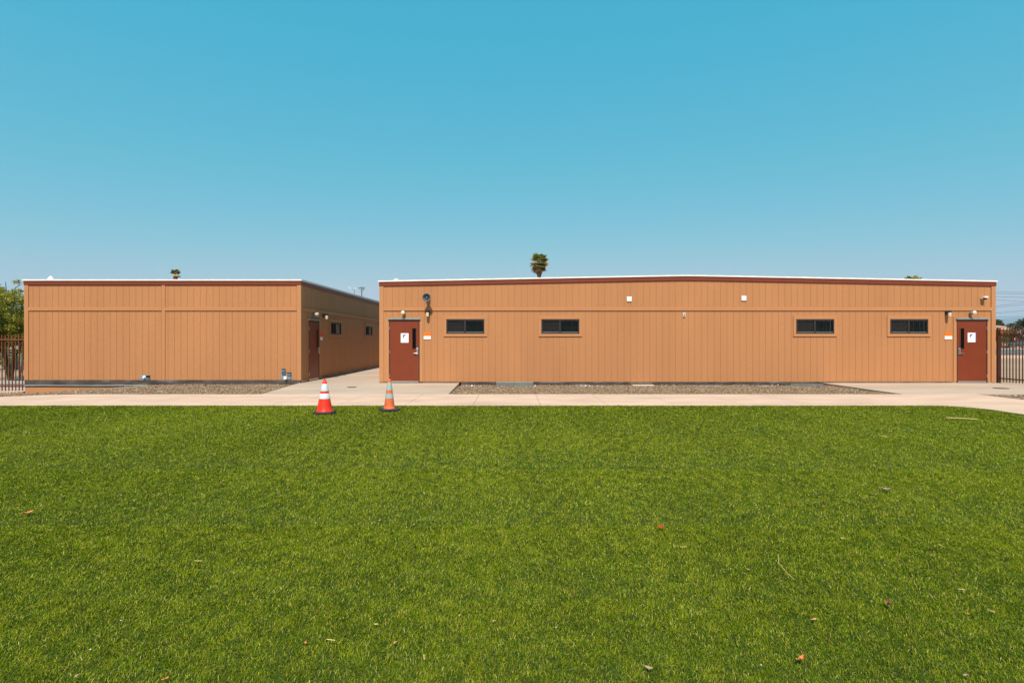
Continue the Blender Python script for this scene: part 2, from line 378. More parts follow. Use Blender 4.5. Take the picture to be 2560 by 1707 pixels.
# artificial turf fibres
def field(x, y, seed):
    r = np.random.default_rng(seed); v = np.zeros_like(x)
    for k in range(14):
        a = r.uniform(0, 2*np.pi); f = r.uniform(.25, 1)*1.0; v += np.sin(f*(x*np.cos(a)+y*np.sin(a)) + r.uniform(0, 6.28))
    return v/14**.5
def grass():
    bands = [(1.25,2,34000),(2,3,34000),(3,4.2,24000),(4.2,6,12500),(6,8.2,6600),(8.2,10.2,4600),(10.2,11.95,3900)]
    X, Y = [], []
    for a, b, dn in bands:
        hw = .97*b + 1.0; n = int((b-a)*2*hw*dn); x = rng.uniform(-hw, hw, n); y = rng.uniform(a, b, n)
        e = np.where(x <= TX-TR, TY, TY-TR+TR*np.sqrt(np.clip(1-((x-(TX-TR))/TR)**2, 0, 1)))
        k = (x < TX-.01) & (y < e-.01); X.append(x[k]); Y.append(y[k])
    x = np.concatenate(X); y = np.concatenate(Y); n = len(x)
    u = np.clip((-11.0-x)/6.2, 0, 1)
    zb = -.33*u*u*(3-2*u)*np.clip((y-10.5)/7.5, 0, 1) - .015
    h = rng.uniform(.0095, .0185, n)*(1+.10*field(x*45, y*45, 5))*(1+.05*np.maximum(0, y-2.6)*1.5)
    ang = rng.uniform(0, 2*np.pi, n); bias = rng.random(n) < .25
    # nap: brushed lanes running away from the viewer, fibres leaning one way or the other
    lane = np.sin(2*np.pi*x/1.25 + 1.1*field(x*.5, y*.35, 21)) + .7*field(x*1.5, y*.45, 22)
    nap = rng.random(n) < .22; up = rng.random(n) < np.clip(.5+.30*lane, 0, 1)
    napa = np.where(up, -np.pi/2, np.pi/2) + rng.normal(0, .5, n)
    ang = np.where(bias, 1.4*field(x*.9, y*.9, 1)-.9 + 1.3*field(x*44, y*44, 2) + rng.normal(0, .5, n), ang)
    ang = np.where(nap & ~bias, napa, ang)
    ln = h*rng.uniform(.3, 1.6, n)
    wd = .00105*np.maximum(1, (y/2.4))**.72*rng.uniform(.8, 1.3, n)
    dx, dy = np.cos(ang), np.sin(ang); pa = ang + np.pi/2 + rng.normal(0, .6, n); qx, qy = np.cos(pa)*wd, np.sin(pa)*wd
    V = np.empty((n, 5, 3), np.float32)
    V[:, 0] = np.c_[x-qx, y-qy, zb]; V[:, 1] = np.c_[x+qx, y+qy, zb]
    mx_, my_ = x+dx*ln*.35, y+dy*ln*.35; zm = zb+h*.62
    V[:, 2] = np.c_[mx_+qx*.9, my_+qy*.9, zm]; V[:, 3] = np.c_[mx_-qx*.9, my_-qy*.9, zm]
    V[:, 4] = np.c_[x+dx*ln, y+dy*ln, zb+h*rng.uniform(.7, 1, n)]
    b0 = np.arange(n)[:, None]*5
    Fc = np.concatenate([b0+np.array([[0,1,2,3]]), b0+np.array([[3,2,4]])], 1).ravel()
    tot = np.tile([4, 3], n)
    A = np.array((.080,.142,.003)); B = np.array((.262,.280,.007)); C = np.array((.42,.39,.085)); D = np.array((.33,.21,.035))
    tt = np.clip(rng.beta(1.3, 1.6, n) + .05*field(x*.8, y*1.6, 3) + .05*field(x*3.1, y*5.3, 8) + .13*field(x*48, y*48, 4), 0, 1)[:, None]
    cc = A*(1-tt) + B*tt
    k = rng.random(n); cc[k < .11] = C; cc[(k > .11) & (k < .14)] = D
    cc = cc*rng.uniform(.6, 1.4, (n, 1))
    return stuff(np_mesh('turf_grass', V.reshape(-1, 3), Fc, tot, M_GRASS, cols=np.repeat(cc, 5, 0)))
grass()

# ------------------------------------------------------------------ buildings
def siding(mb, x0, x1, zb, ztop, openings=(), pitch=.2172, gw=.010, gd=.0055, phase=0.):
    """vertical grooved boards; the wall face is y=0 and looks to -y; openings are (xa, xb, za, zb) holes"""
    br = {x0, x1}; k = math.floor((x0-phase)/pitch)
    gro = []
    while True:
        gx_ = phase + k*pitch; k += 1
        if gx_ > x1: break
        for e in (gx_-gw/2, gx_+gw/2):
            if x0 < e < x1: br.add(e)
        gro.append(gx_)
    for o_ in openings:
        for e in o_[:2]:
            if x0 < e < x1: br.add(e)
    br = sorted(br); prev = None
    for a, b in zip(br[:-1], br[1:]):
        if b-a < 1e-5: continue
        m_ = (a+b)/2; dp = gd if any(abs(m_-q) < gw/2 for q in gro) else 0.
        iv = [[zb, None]]
        for xa, xb, za, zc in sorted(openings, key=lambda o_: o_[2]):
            if xa < m_ < xb: last = iv.pop(); iv += [[last[0], za], [zc, None]]
        for lo, hi in iv:
            ha, hb = (ztop(a), ztop(b)) if hi is None else (hi, hi)
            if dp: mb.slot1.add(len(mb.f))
            mb.add([(a, dp, lo), (b, dp, lo), (b, dp, hb), (a, dp, ha)], [(0, 1, 2, 3)])
        if prev is not None and prev != dp:
            mb.add([(a, 0, zb), (a, gd, zb), (a, gd, ztop(a)), (a, 0, ztop(a))], [(0, 1, 2, 3)])
        prev = dp
    return mb

def window(parent, M, xc, zc, wd=1.28, ht=.49, right='blind', trim=True):
    """sliding window: dark frame, screened left lite, glass right lite, blinds, dark room behind"""
    x0, x1, z0, z1 = xc-wd/2, xc+wd/2, zc-ht/2, zc+ht/2; f = .042
    W = MB(M); W.box(x0, x1, -.034, .03, z1-f, z1); W.box(x0, x1, -.034, .03, z0, z0+f)
    W.box(x0, x0+f, -.034, .03, z0+f, z1-f); W.box(x1-f, x1, -.034, .03, z0+f, z1-f)
    xm = xc-.01; W.box(xm-.028, xm+.028, -.026, .028, z0+f, z1-f)
    win = W.build('window', M_DARKFRAME, parent)
    S = MB(M); S.box(x0+f, x1-f, -.012, -.004, z0+f, z0+f+.016); S.box(x0+f, x1-f, -.012, -.004, z1-f-.012, z1-f); S.build('track', M_GREY, win)
    MB(M).box(x0+f, xm-.028, .004, .007, z0+f+.016, z1-f-.012).build('screen', M_SCREENMESH, win)
    MB(M).add([(xm+.028, .012, z0+f+.016), (x1-f, .012, z0+f+.016), (x1-f, .012, z1-f-.012), (xm+.028, .012, z1-f-.012)], [(0, 1, 2, 3)]).build('pane', M_GLASS, win)
    B = MB(M); n = 13; hh = (z1-z0-2*f)/n
    if right == 'tan_reflect':
        MB(M).box(xm+.028, x1-f, .018, .021, z0+f, z1-f).build('tan_reflect', M_TANREFLECT, win)
    else:
        for i in range(n):
            zz = z0+f+hh*(i+.5); low = {'blind': .50, 'dark': .42}.get(right, 2)
            a = .35 if right == 'pale' else (.95 if i < n*low else .12)
            if right != 'pale' and i >= n*low: B.box(xm-.4, x1-f+.02, .05, .062, zz-.0012, zz+.0012); continue
            B.add([(xm-.4 if right != 'pale' else xm+.02, .05, zz-hh*.5*a), (x1-f+.02, .05, zz-hh*.5*a), (x1-f+.02, .068, zz-hh*.5*a+hh*.42), (xm-.4 if right != 'pale' else xm+.02, .068, zz-hh*.5*a+hh*.42)], [(0,1,2,3)])
            if right == 'pale' and i == 0: B.box(xm+.029, x1-f-.001, .026, .028, z0+f, z1-f)
            if right == 'pale': B.box(xm+.029, x1-f-.001, .017, .024, zz-hh*.40, zz+hh*.40); continue
        B.build('blind', M_PALEBLIND if right == 'pale' else M_BLIND, win)
        for q in ((x1-.235, x0+.2) if right != 'pale' else ()): MB(M).box(q, q+.006, .046, .049, z0+f, z1-f).build('blind_cord', M_BLIND, win)
        if right == 'dark': MB(M).box(x1-f-.055, x1-f-.02, .040, .044, z0+f, z1-f).build('lit_jamb_strip', M_LITJAMB, win)
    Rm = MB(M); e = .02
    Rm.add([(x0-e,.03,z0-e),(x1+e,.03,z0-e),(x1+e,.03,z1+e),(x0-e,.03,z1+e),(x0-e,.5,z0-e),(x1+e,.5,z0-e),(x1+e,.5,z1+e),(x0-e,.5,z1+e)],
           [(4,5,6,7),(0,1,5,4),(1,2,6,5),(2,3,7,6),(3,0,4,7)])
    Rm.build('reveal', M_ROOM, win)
    T = MB(M); tw = .095; px_ = .030; g2 = .002
    T.box(x0-tw, x1+tw, -px_, -.001, z1+g2, z1+tw+.02); T.box(x0-tw, x1+tw, -px_, -.001, z0-tw, z0-g2)
    T.box(x0-tw, x0-g2, -px_, -.001, z0, z1); T.box(x1+g2, x1+tw, -px_, -.001, z0, z1)
    T.build('trim', M_TRIM, win)
    return (x0+.01, x1-.01, z0+.01, z1-.01)

m, t, p = new_mat('insect_screen_mesh'); N, L = t.nodes, t.links
dfm = N.new('ShaderNodeBsdfDiffuse'); dfm.inputs[0].default_value = (.030, .029, .028, 1)
trm = N.new('ShaderNodeBsdfTransparent'); mxm = N.new('ShaderNodeMixShader'); mxm.inputs[0].default_value = .62
L.new(trm.outputs[0], mxm.inputs[1]); L.new(dfm.outputs[0], mxm.inputs[2]); L.new(mxm.outputs[0], N['Material Output'].inputs[0]); M_SCREENMESH = m

def door(parent, M, xc, hinge=-1, casing=True, z0=.02):
    """steel door leaf with narrow lite, lever lock, three hinges, drip cap and casing; wall face is y=0"""
    wd, ht = .975, 2.08; x0, x1, z1 = xc-wd/2, xc+wd/2, z0+ht
    D = MB(M); D.cbox(x0, x1, -.020, .02, z0, z1, .003)
    dr = D.build('door', M_DOOR, parent)
    J = MB(M); j = .028
    J.box(x0-j, x0-.004, -.030, -.002, z0-.01, z1+j); J.box(x1+.004, x1+j, -.030, -.002, z0-.01, z1+j); J.box(x0-.004, x1+.004, -.030, -.002, z1+.004, z1+j)
    J.build('door_frame', M_JAMB, dr)
    ls = -hinge; lx = xc+ls*.335; 
    K = MB(M); a, b, c, e = lx-.062, lx+.062, z0+1.14, z0+1.82; q = .022
    K.box(a-q, b+q, -.032, -.021, e, e+q); K.box(a-q, b+q, -.032, -.021, c-q, c); K.box(a-q, a, -.032, -.021, c, e); K.box(b, b+q, -.032, -.021, c, e)
    K.build('lite_frame', M_DOOR, dr)
    MB(M).box(a, b, -.0225, -.0205, c, e).build('glass', M_DARKGLASS, dr)
    Hn = MB(M); hx = xc+ls*.44; Hn.cbox(hx-.036, hx+.036, -.050, -.020, z0+.93, z0+1.17, .008)
    Hn.lathe([(.022, .02), (.022, .075)], (hx, 0, z0+.985), 'Y', 14)
    Hn.tube([(hx, -.072, z0+.985), (hx-ls*.05, -.075, z0+.985), (hx-ls*.125, -.070, z0+.978)], [.013, .012, .011], 8)
    Hn.lathe([(.014, .05), (.014, .058)], (hx, 0, z0+1.12), 'Y', 12)
    Hn.build('handle', M_STEEL, dr, True)
    for zz in (.22, 1.03, 1.83):
        MB(M).tube([(xc+hinge*(wd/2+.002), -.034, z0+zz-.055), (xc+hinge*(wd/2+.002), -.034, z0+zz+.055)], .011, 8).build('hinge', M_STEEL, dr)
    T = MB(M); T.box(x0-.01, x1+.01, -.075, -.002, z0-.034, z0-.012); T.box(x0+.01, x1-.01, -.024, -.0205, z0+.002, z0+.05) 
    T.build('threshold', M_STEEL, dr)
    Cp = MB(M); Cp.add([(x0-.06, -.005, z1+.10), (x1+.06, -.005, z1+.10), (x1+.06, -.075, z1+.075), (x0-.06, -.075, z1+.075), (x0-.06, -.075, z1+.035), (x1+.06, -.075, z1+.035), (x1+.06, -.005, z1+.045), (x0-.06, -.005, z1+.045)],
           [(0,1,2,3),(3,2,5,4),(4,5,6,7),(0,3,4,7),(1,6,5,2)])
    Cp.build('drip_cap', M_DRIP, dr)
    if casing:
        Cs = MB(M); cw = .10; xa, xb = x0-j-.004, x1+j+.004
        Cs.box(xa-cw, xa, -.022, -.001, .04, z1+j+.10); Cs.box(xb, xb+cw, -.022, -.001, .04, z1+j+.10); Cs.box(xa, xb, -.022, -.001, z1+j+.006, z1+j+.10)
        Cs.build('casing', M_TRIM, dr)
    return (x0+.02, x1-.02, z0+.02, z1-.02)

def frame_to_wall(ox, oy, ang): return Matrix.Translation((ox, oy, 0)) @ Matrix.Rotation(ang, 4, 'Z')

def flashing(mb, x0, x1, z0, z1):
    """galvanised skirt flashing with a rolled drip lip, screws and slight buckles"""
    xs_ = np.linspace(x0, x1, max(4, int((x1-x0)/.06))); rows = [(0., z1, -.004), (.33, 0, 0), (.66, 0, 0), (1., z0+.02, -.012)]
    vs_, fs = [], []; nr = 7
    for i, x in enumerate(xs_):
        for j in range(nr):
            tt = j/(nr-1); z = z1+(z0+.022-z1)*tt
            bk = .006*math.sin(x*5.3+1.7*math.sin(x*1.9))*math.sin(math.pi*tt)*(1+.8*math.sin(x*.9)) + .003*math.sin(x*17+tt*5)*math.sin(math.pi*tt)
            vs_.append((x, -.026+.014*tt-bk, z))
    n = nr
    fs = [(i*n+j, i*n+j+1, (i+1)*n+j+1, (i+1)*n+j) for i in range(len(xs_)-1) for j in range(n-1)]
    mb.add(vs_, fs)
    x = x0+.2
    while x < x1: mb.lathe([(.009, 0), (.006, .006)], (x, -.018, z1-.035), 'Y', 8); x += .45
    return mb

# ---- long building on the right
def building(name, label, x0, x1, ztop, zsid, depth, front_open, right_open, doors_f, wins_f, doors_r, wins_r, mids=(), phase=0., fnd=None):
    b = thing(name, label, 'building', ((x0+x1)/2, FY+depth/2, 0))
    M0 = frame_to_wall(0, FY, 0); MR = frame_to_wall(x1, FY, R(90)); ML = frame_to_wall(x0, FY+depth, R(-90)); MK = frame_to_wall(0, FY+depth, R(180))
    of, orr = list(front_open), list(right_open)
    for xc, hg in doors_f: of.append(door(b, M0, xc, hg))
    for xc, zc, k in wins_f: of.append(window(b, M0, xc, zc, right=k))
    for xc, hg in doors_r: orr.append(door(b, MR, xc, hg))
    for xc, zc, k in wins_r: orr.append(window(b, MR, xc, zc, right=k))
    zf = lambda x: ztop(x) - .10
    W = MB(M0); siding(W, x0+.01, x1-.01, zsid, zf, of, phase=phase)
    W.M = MR; zr = ztop(x1)-.10; siding(W, .01, depth-.01, zsid, lambda x: zr, orr, phase=.11)
    W.M = ML; zl = ztop(x0)-.10; siding(W, .01, depth-.01, zsid, lambda x: zl, phase=.1)
    W.M = MK; siding(W, -x1+.01, -x0-.01, zsid, lambda x: zf(-x))
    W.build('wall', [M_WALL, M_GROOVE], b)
    # corner boards, belt batten
    T = MB(M0); cw = .118; pr = .024
    zc_ = lambda x: ztop(x)-.178
    for m_ in mids: MB(M0).box(m_-.055, m_+.055, -pr, -.001, zsid-.01, zc_(m_)).build('seam_board', M_TRIM, b)
    MB(M0).box(x0-pr, x0+cw, -pr, -.001, zsid-.01, zc_(x0)).build('corner_board', M_TRIM, b)
    MB(M0).box(x1-cw, x1+pr, -pr, -.001, zsid-.01, zc_(x1)).build('corner_board', M_TRIM, b)
    for MM, xe in ((MR, x1), (ML, x0)):
        for a, c in ((0, cw), (depth-cw, depth)): MB(MM).box(a, c, -pr, -.001, zsid-.01, zc_(xe)).build('corner_board', M_TRIM, b)
    T = MB(M0); z0b, z1b = FZ(776.6), FZ(768.0)
    ed = [x0+cw+.002] + sum([[m_-.057, m_+.057] for m_ in mids], []) + [x1-cw-.002]
    for a, c in zip(ed[0::2], ed[1::2]): T.box(a, c, -.030, -.001, z0b, z1b)
    T.M = MR; T.box(cw+.002, depth-cw-.002, -.030, -.001, z0b, z1b)
    T.M = ML; T.box(cw+.002, depth-cw-.002, -.030, -.001, z0b, z1b)
    T.build('belt_board', M_TRIM, b)
    # fascia and rolled white roof edge
    xs_ = list(np.linspace(x0-.032, x1+.032, 60)); B = MB(M0)
    B.run(xs_, lambda x: ztop(x)-.178, lambda x: ztop(x)-.058, -.040, -.001)
    for MM, xe in ((MR, x1), (ML, x0)):
        B.M = MM; B.run([.002, depth], lambda x: ztop(xe)-.178, lambda x: ztop(xe)-.058, -.034, -.001)
    B.build('fascia', M_BROWN, b)
    Rf = MB(); vs_, fs = [], []
    xr = np.linspace(x0-.06, x1+.06, 260); nn = 8
    for i, x in enumerate(xr):
        q = .005*math.sin(x*11)+.004*math.sin(x*23+1)
        for dy, dz in ((-.048, -.056), (-.066, -.050), (-.072, -.030+q), (-.066, -.010+q*.6), (-.040, 0+q*.5), (.1, 0), (depth/2, .02), (depth+.06, 0)):
            vs_.append((x, FY+dy, ztop(x)+dz))
    fs = [(i*nn+j, (i+1)*nn+j, (i+1)*nn+j+1, i*nn+j+1) for i in range(len(xr)-1) for j in range(nn-1)]
    Rf.add(vs_, fs)
    for MM, xe in ((MR, x1), (ML, x0)):
        Rf.M = MM; Rf.run(list(np.linspace(-.03, depth, 8)), lambda x: ztop(xe)-.056, lambda x: ztop(xe)-.003, -.062, -.0005)
    Rf.build('roof', M_ROOF, b, True)
    return b, M0, MR

XR0, XR1 = FX(950.5), FX(2486); xm = (XR0+XR1)/2; hw = (XR1-XR0)/2
ztr = lambda x: 3.448 + .196*(1-math.sqrt(((x-xm)/hw)**2 + .035**2))
WZ = (FZ(797.6)+FZ(834.2))/2
wx = [(1116+1211)/2, (1353.7+1447.5)/2, (1989+2084.7)/2, (2223+2319.7)/2]
bR, M0, MRr = building('classroom_building', 'long tan sided portable building with two brown doors and four dark windows', XR0, XR1, ztr, .03, 20.,
    [], [], [(FX(1011), -1), (FX(2428.8), 1)], [(FX(q), WZ, 'blind' if i < 2 else 'dark') for i, q in enumerate(wx)], [], [], phase=FX(1238.5))
F1 = MB(M0); flashing(F1, -1.72, 10.44, FZ(965)+.01, FZ(955)+.012); flashing(F1, XR0-.01, FX(968), -.02, .042); flashing(F1, FX(1057), -1.74, -.02, .042); flashing(F1, 10.46, FX(2381), -.02, .042); flashing(F1, FX(2478), XR1+.01, -.02, .042)
F1.M = frame_to_wall(XR0, FY+20, R(-90)); flashing(F1, 0, 20, -.02, .042)
F1.build('flashing', M_GALV, bR, True)
MB(M0).tube([(q, -.040, FZ(965)+.012+.004*math.sin(q*3.1)) for q in np.arange(-1.70, 10.45, .15)], [.016]*len(np.arange(-1.70, 10.45, .15)), 7).build('drip_edge', M_LIP, bR, True)

XL0, XL1 = FX(63.5), FX(751.5)
bL, M0l, MRl = building('side_building', 'tan sided portable building on the left with a shaded side wall along the alley', XL0, XL1, lambda x: 3.487, .095, 21.,
    [], [], [], [], [(19.27-FY, -1)], [(21.67-FY, WZ+.0, 'pale'), (26.67-FY, WZ, 'tan_reflect')], mids=[FX(409.5)], phase=FX(98.7))
F2 = MB(M0l); flashing(F2, XL0-.01, XL1-.003, FZ(965), FZ(949.5))
F2.M = MRl; flashing(F2, .0, .6, -.02, .085); flashing(F2, 1.78, 21, -.02, .085)
F2.build('flashing', M_GALV, bL, True)
qs = np.arange(XL0, XL1-.1, .15)
MB(M0l).tube([(q, -.040, FZ(964)+.010+.004*math.sin(q*2.3)) for q in qs], [.017]*len(qs), 7).build('drip_edge', M_LIP, bL, True)
Fo = MB(M0l); Fo.box(XL0+.01, FX(262)-.004, -.004, .3, -.62, FZ(964)); Fo.box(FX(262)+.004, XL1-.02, -.004, .3, -.62, FZ(964)); Fo.build('foundation', M_TRIM, bL)

# ------------------------------------------------------------------ fixtures on the walls
def wall_thing(name, label, cat, x, z, group=None, M=None):
    base = (M or M0) @ Vector((x, 0, z)); return thing(name, label, cat, tuple(base), group)
Mi = None
def local(): return MB()
# jelly-jar wall lamps: built once at the origin facing -y, then copied
lamp = thing('wall_lamp', 'black jelly jar wall lamp under the round horn speaker by the building door', 'wall lamp', (0, 0, 0), 'jelly jar wall lamps')
MB().cbox(-.055, .055, -.03, -.001, -.02, .12, .008).build('back_plate', M_BLACK, lamp)
MB().tube([(0, -.03, .07), (0, -.13, .075)], .022, 10).lathe([(.045, .05), (.062, .075), (.062, .105), (.03, .12)], (0, -.14, 0)).build('cap', M_BLACK, lamp, True)
MB().lathe([(.02, -.085), (.045, -.08), (.052, -.05), (.050, .048), (.044, .052)], (0, -.14, 0)).build('glass_jar', M_CREAM, lamp, True)
LZ = FZ(785.5)
lamp.location = (FX(1070.3), FY, LZ)
dup(lamp, (FX(2365.5), FY, LZ), 0, 'black jelly jar wall lamp left of the door at the right end')
dup(lamp, (XL1, 20.25, LZ), R(90), 'black jelly jar wall lamp above the red and white sign on the shaded wall')
# single-head lights over the doors
fl = thing('door_light', 'small white adjustable light above the door that has the horn speaker beside it', 'door light', (0, 0, 0), 'lights over the doors')
MB().lathe([(.035, .001), (.035, .02), (.02, .03)], (0, 0, 0), 'Y', 16).tube([(0, -.02, 0), (0, -.045, .0)], .016, 8).tube([(0, -.045, 0), (0, -.05, -.085)], .012, 8).build('mount', M_GREY, fl, True)
MB().lathe([(.0, .03), (.045, .04), (.058, .07), (.052, .105)], (0, 0, .012), 'Y', 18).build('head', M_GREY, fl, True)
MB().lathe([(.045, .106), (.056, .15), (.066, .20), (.05, .215), (.0, .22)], (0, 0, .016), 'Y', 18).build('bulb', M_CREAM, fl, True)
DZ = FZ(783.5)
fl.location = (FX(1010), FY, DZ)
dup(fl, (FX(2424.5), FY, DZ), 0, 'small white adjustable light above the door beside the security camera')
dup(fl, (XL1, 19.18, FZ(783)), R(90), 'small pale light above the dark brown door on the shaded alley wall')
# horn speaker
hs = thing('horn_speaker', 'round grey horn loudspeaker casting a long shadow on the tan wall', 'loudspeaker', (FX(1070.5), FY, FZ(745)))
c = (FX(1070.5), FY, FZ(745.5))
H = MB().lathe([(.045, .13), (.055, .20), (.085, .29), (.132, .355), (.136, .362), (.128, .364), (.075, .29), (.045, .24)], c, 'Y', 32)
H.build('horn', M_HORN, hs, True)
MB().lathe([(.0, .345), (.018, .342), (.030, .325), (.030, .25), (.03, .22)], c, 'Y', 18).build('reflector', M_BLUE, hs, True)
MB().lathe([(.045, .05), (.062, .06), (.062, .135), (.03, .14)], c, 'Y', 20).build('driver', M_HORN, hs, True)
MB().box(c[0]-.04, c[0]+.04, FY-.012, FY-.001, c[2]-.06, c[2]+.06).box(c[0]-.07, c[0]-.062, FY-.15, FY-.01, c[2]-.02, c[2]+.02).box(c[0]+.062, c[0]+.07, FY-.15, FY-.01, c[2]-.02, c[2]+.02).build('bracket', M_GREY, hs)
# security camera at the right corner
c = (FX(2455), FY, FZ(745.5))
sc_ = thing('security_camera', 'white and black security camera on the wall near the right end of the long building', 'security camera', c)
MB().lathe([(.035, .001), (.035, .02), (.018, .03), (.018, .09)], c, 'Y', 16).build('mount', M_WHITE, sc_, True)
MB().cbox(c[0]-.068, c[0]+.062, FY-.185, FY-.05, c[2]-.005, c[2]+.055, .016).build('housing', M_WHITE, sc_, True)
MB().lathe([(.02, -.055), (.045, -.04), (.055, 0)], (c[0], FY-.12, c[2]-.006)).build('dome', M_BLACK, sc_, True)
# room signs
def sign(name, label, M, x, z, wd, ht, top, split=.52):
    s = thing(name, label, 'wall sign', tuple(M @ Vector((x, 0, z))), 'room signs beside the doors')
    zt = z+ht/2; zb = z-ht/2; zm = zt-ht*split
    MB(M).cbox(x-wd/2, x+wd/2, -.014, -.001, zm, zt, .003).build('top_panel', top, s)
    MB(M).cbox(x-wd/2-.006, x+wd/2+.006, -.020, -.001, zb, zm-.002, .003).build('lower_panel', M_WHITE, s)
    return s
sign('wall_sign', 'orange and white sign under the horn speaker, right of the door', M0, FX(1068.3), FZ(839.5), .225, .235, M_ORANGE)
sign('wall_sign', 'orange and white sign left of the door with the handle on its left', M0, FX(2370), FZ(839.5), .235, .235, M_ORANGE)
sign('wall_sign', 'red and white sign beside the door on the shaded alley wall', MRl, 20.03-FY, FZ(839)-.02, .24, .26, M_SIGNRED)
# printed notices taped to the doors
def notice(label, x, z, tape):
    n = thing('paper_notice', label, 'notice', (x, FY, z), 'paper notices on the doors')
    y = FY-.0215; wd, ht = .262, .318
    MB().box(x-wd/2, x+wd/2, y-.0016, y, z-ht/2, z+ht/2).build('sheet', M_PAPER, n)
    pts_o, pts_i = [], []
    for k in range(13):                        # hooked swoosh emblem
        a = R(65 + k*13.5); ro, ri = .062, .052-.042*math.sin(math.pi*min(1, k/11+.06))
        pts_o.append((x-.005+ro*math.cos(a)*1.0, z+.052+ro*math.sin(a)*.95)); pts_i.append((x-.005+ri*math.cos(a)+.004, z+.048+ri*math.sin(a)*.95))
    E = MB(); q = y-.0026
    for k in range(12): E.add([(pts_o[k][0], q, pts_o[k][1]), (pts_o[k+1][0], q, pts_o[k+1][1]), (pts_i[k+1][0], q, pts_i[k+1][1]), (pts_i[k][0], q, pts_i[k][1])], [(0,3,2,1)])
    E.add([(x+.012, q, z+.113), (x+.062, q, z+.104), (x+.058, q, z+.096), (x+.012, q, z+.092)], [(0,3,2,1)])
    E.add([(x-.066, q, z+.04), (x-.03, q, z+.03), (x-.018, q, z-.012), (x-.05, q, z+.006)], [(0,3,2,1)])
    E.build('emblem', M_MAROON, n)
    T = MB(); rr = random.Random(3)
    for i, (ww, zz) in enumerate(((.13, -.045), (.10, -.068), (.115, -.085), (.07, -.108))):
        xx = x-ww/2
        while xx < x+ww/2: s_ = rr.uniform(.012, .026); T.box(xx, xx+s_, q-.0004, q, z+zz, z+zz+(.010 if i == 0 else .006)); xx += s_+.006
    T.build('printed_lines', M_INK, n)
    if tape: MB().box(x+wd/2-.004, x+wd/2+.012, y-.0022, y-.0017, z-ht/2, z+ht/2).build('blue_edge', M_BLUEEDGE, n)
M_BLUEEDGE = mat('blue_edge', (.12, .22, .60), .6, var=.05)
notice('white notice with a dark red emblem on the door beside the horn speaker', FX(1012), FZ(844.7), False)
notice('white notice with a blue edge and a purple emblem on the right end door', FX(2427.5), FZ(843.5), True)
# small boxes on the upper wall
def cover(label, px, py, s):
    c_ = (FX(px), FY, FZ(py)); v = thing('wall_cover', label, 'wall cover', c_, 'square white covers on the upper wall')
    MB().cbox(c_[0]-s/2, c_[0]+s/2, FY-.035, FY-.001, c_[2]-s/2, c_[2]+s/2, .01).build('box', M_WHITE, v, True)
    MB().cbox(c_[0]-s*.4, c_[0]+s*.4, FY-.040, FY-.0355, c_[2]-s*.4, c_[2]+s*.4, .002).build('lid', M_WHITE, v)
cover('square white cover on the upper wall nearer the palm tree', 1572.8, 748, .165)
cover('square white cover on the upper wall between the roof peak and the third window', 1859, 746, .165)
c = (FX(1710), FY, FZ(787.3)); v = thing('junction_box', 'small grey white box below the belt board midway along the long wall', 'junction box', c)
MB().cbox(c[0]-.04, c[0]+.04, FY-.04, FY-.001, c[2]-.065, c[2]+.065, .006).build('box', M_WHITE, v, True)
MB().tube([(c[0], FY-.02, c[2]+.064), (c[0], FY-.02, c[2]+.075)], .012, 8).box(c[0]-.028, c[0]+.028, FY-.044, FY-.0405, c[2]-.05, c[2]+.05).build('lid', M_GREY, v)
c = MRl @ Vector((28.7-FY, 0, 2.30)); v = thing('junction_box', 'small pale box far along the shaded alley wall under the belt board', 'junction box', tuple(c))
MB(MRl).cbox(28.62-FY, 28.78-FY, -.06, -.001, 2.2, 2.4, .01).build('box', M_GREY, v, True)
# electrical fittings low on the left building
def low_box(label, parts):
    x0 = parts[0][1]; v = thing('electrical_box', label, 'electrical box', (x0, FY, .2), 'electrical fittings low on the left building')
    for nm, xa, xb, za, zb, dp, m_ in parts: MB().cbox(xa, xb, FY-dp, FY-.001, za, zb, .006).build(nm, m_, v, True)
    return v
X = lambda px: FX(px); Z = lambda py: FZ(py)
v = low_box('grey electrical plate with a round white cap near the middle of the left building base', [('back_plate', X(351), X(375.5), Z(950.5), Z(937), .03, M_GREY), ('hood', X(367.5), X(375.5), Z(942), Z(938), .07, M_BLACK), ('outlet', X(368), X(375), Z(948.5), Z(944.5), .05, M_BLUEBOX)])
MB().lathe([(.0, .10), (.03, .095), (.055, .06), (.058, .03)], (X(363), FY, Z(943.2)), 'Y', 20).build('round_cap', M_WHITE, v, True)
v = low_box('pair of blue weatherproof boxes with a white domed cap at the left building corner', [('back_plate', X(704), X(714), Z(950), Z(936.5), .03, M_GREY), ('upper_box', X(706), X(714), Z(936.4), Z(923), .06, M_BLUEBOX), ('lower_box', X(719.5), X(728), Z(940), Z(932), .07, M_BLUEBOX), ('base_box', X(720), X(728), Z(949), Z(940.2), .05, M_GREY)])
for q in ((705.8, 714.2, 923, 922, .075), (705.8, 714.2, 931, 930, .075), (719, 728.5, 932, 931, .085)): MB().box(X(q[0]), X(q[1]), FY-q[4], FY-.001, Z(q[2]), Z(q[3])).build('lid', M_BLACK, v)
MB().lathe([(.055, -.045), (.055, .0), (.05, .03), (.03, .055), (.0, .062)], (X(716), FY-.09, Z(944.2))).build('domed_cap', M_WHITE, v, True)
MB().tube([(X(716), FY-.09, Z(946.5)), (X(716), FY-.09, Z(950.5)), (X(716), FY-.01, Z(951))], .03, 10).build('elbow', M_GREY, v, True)

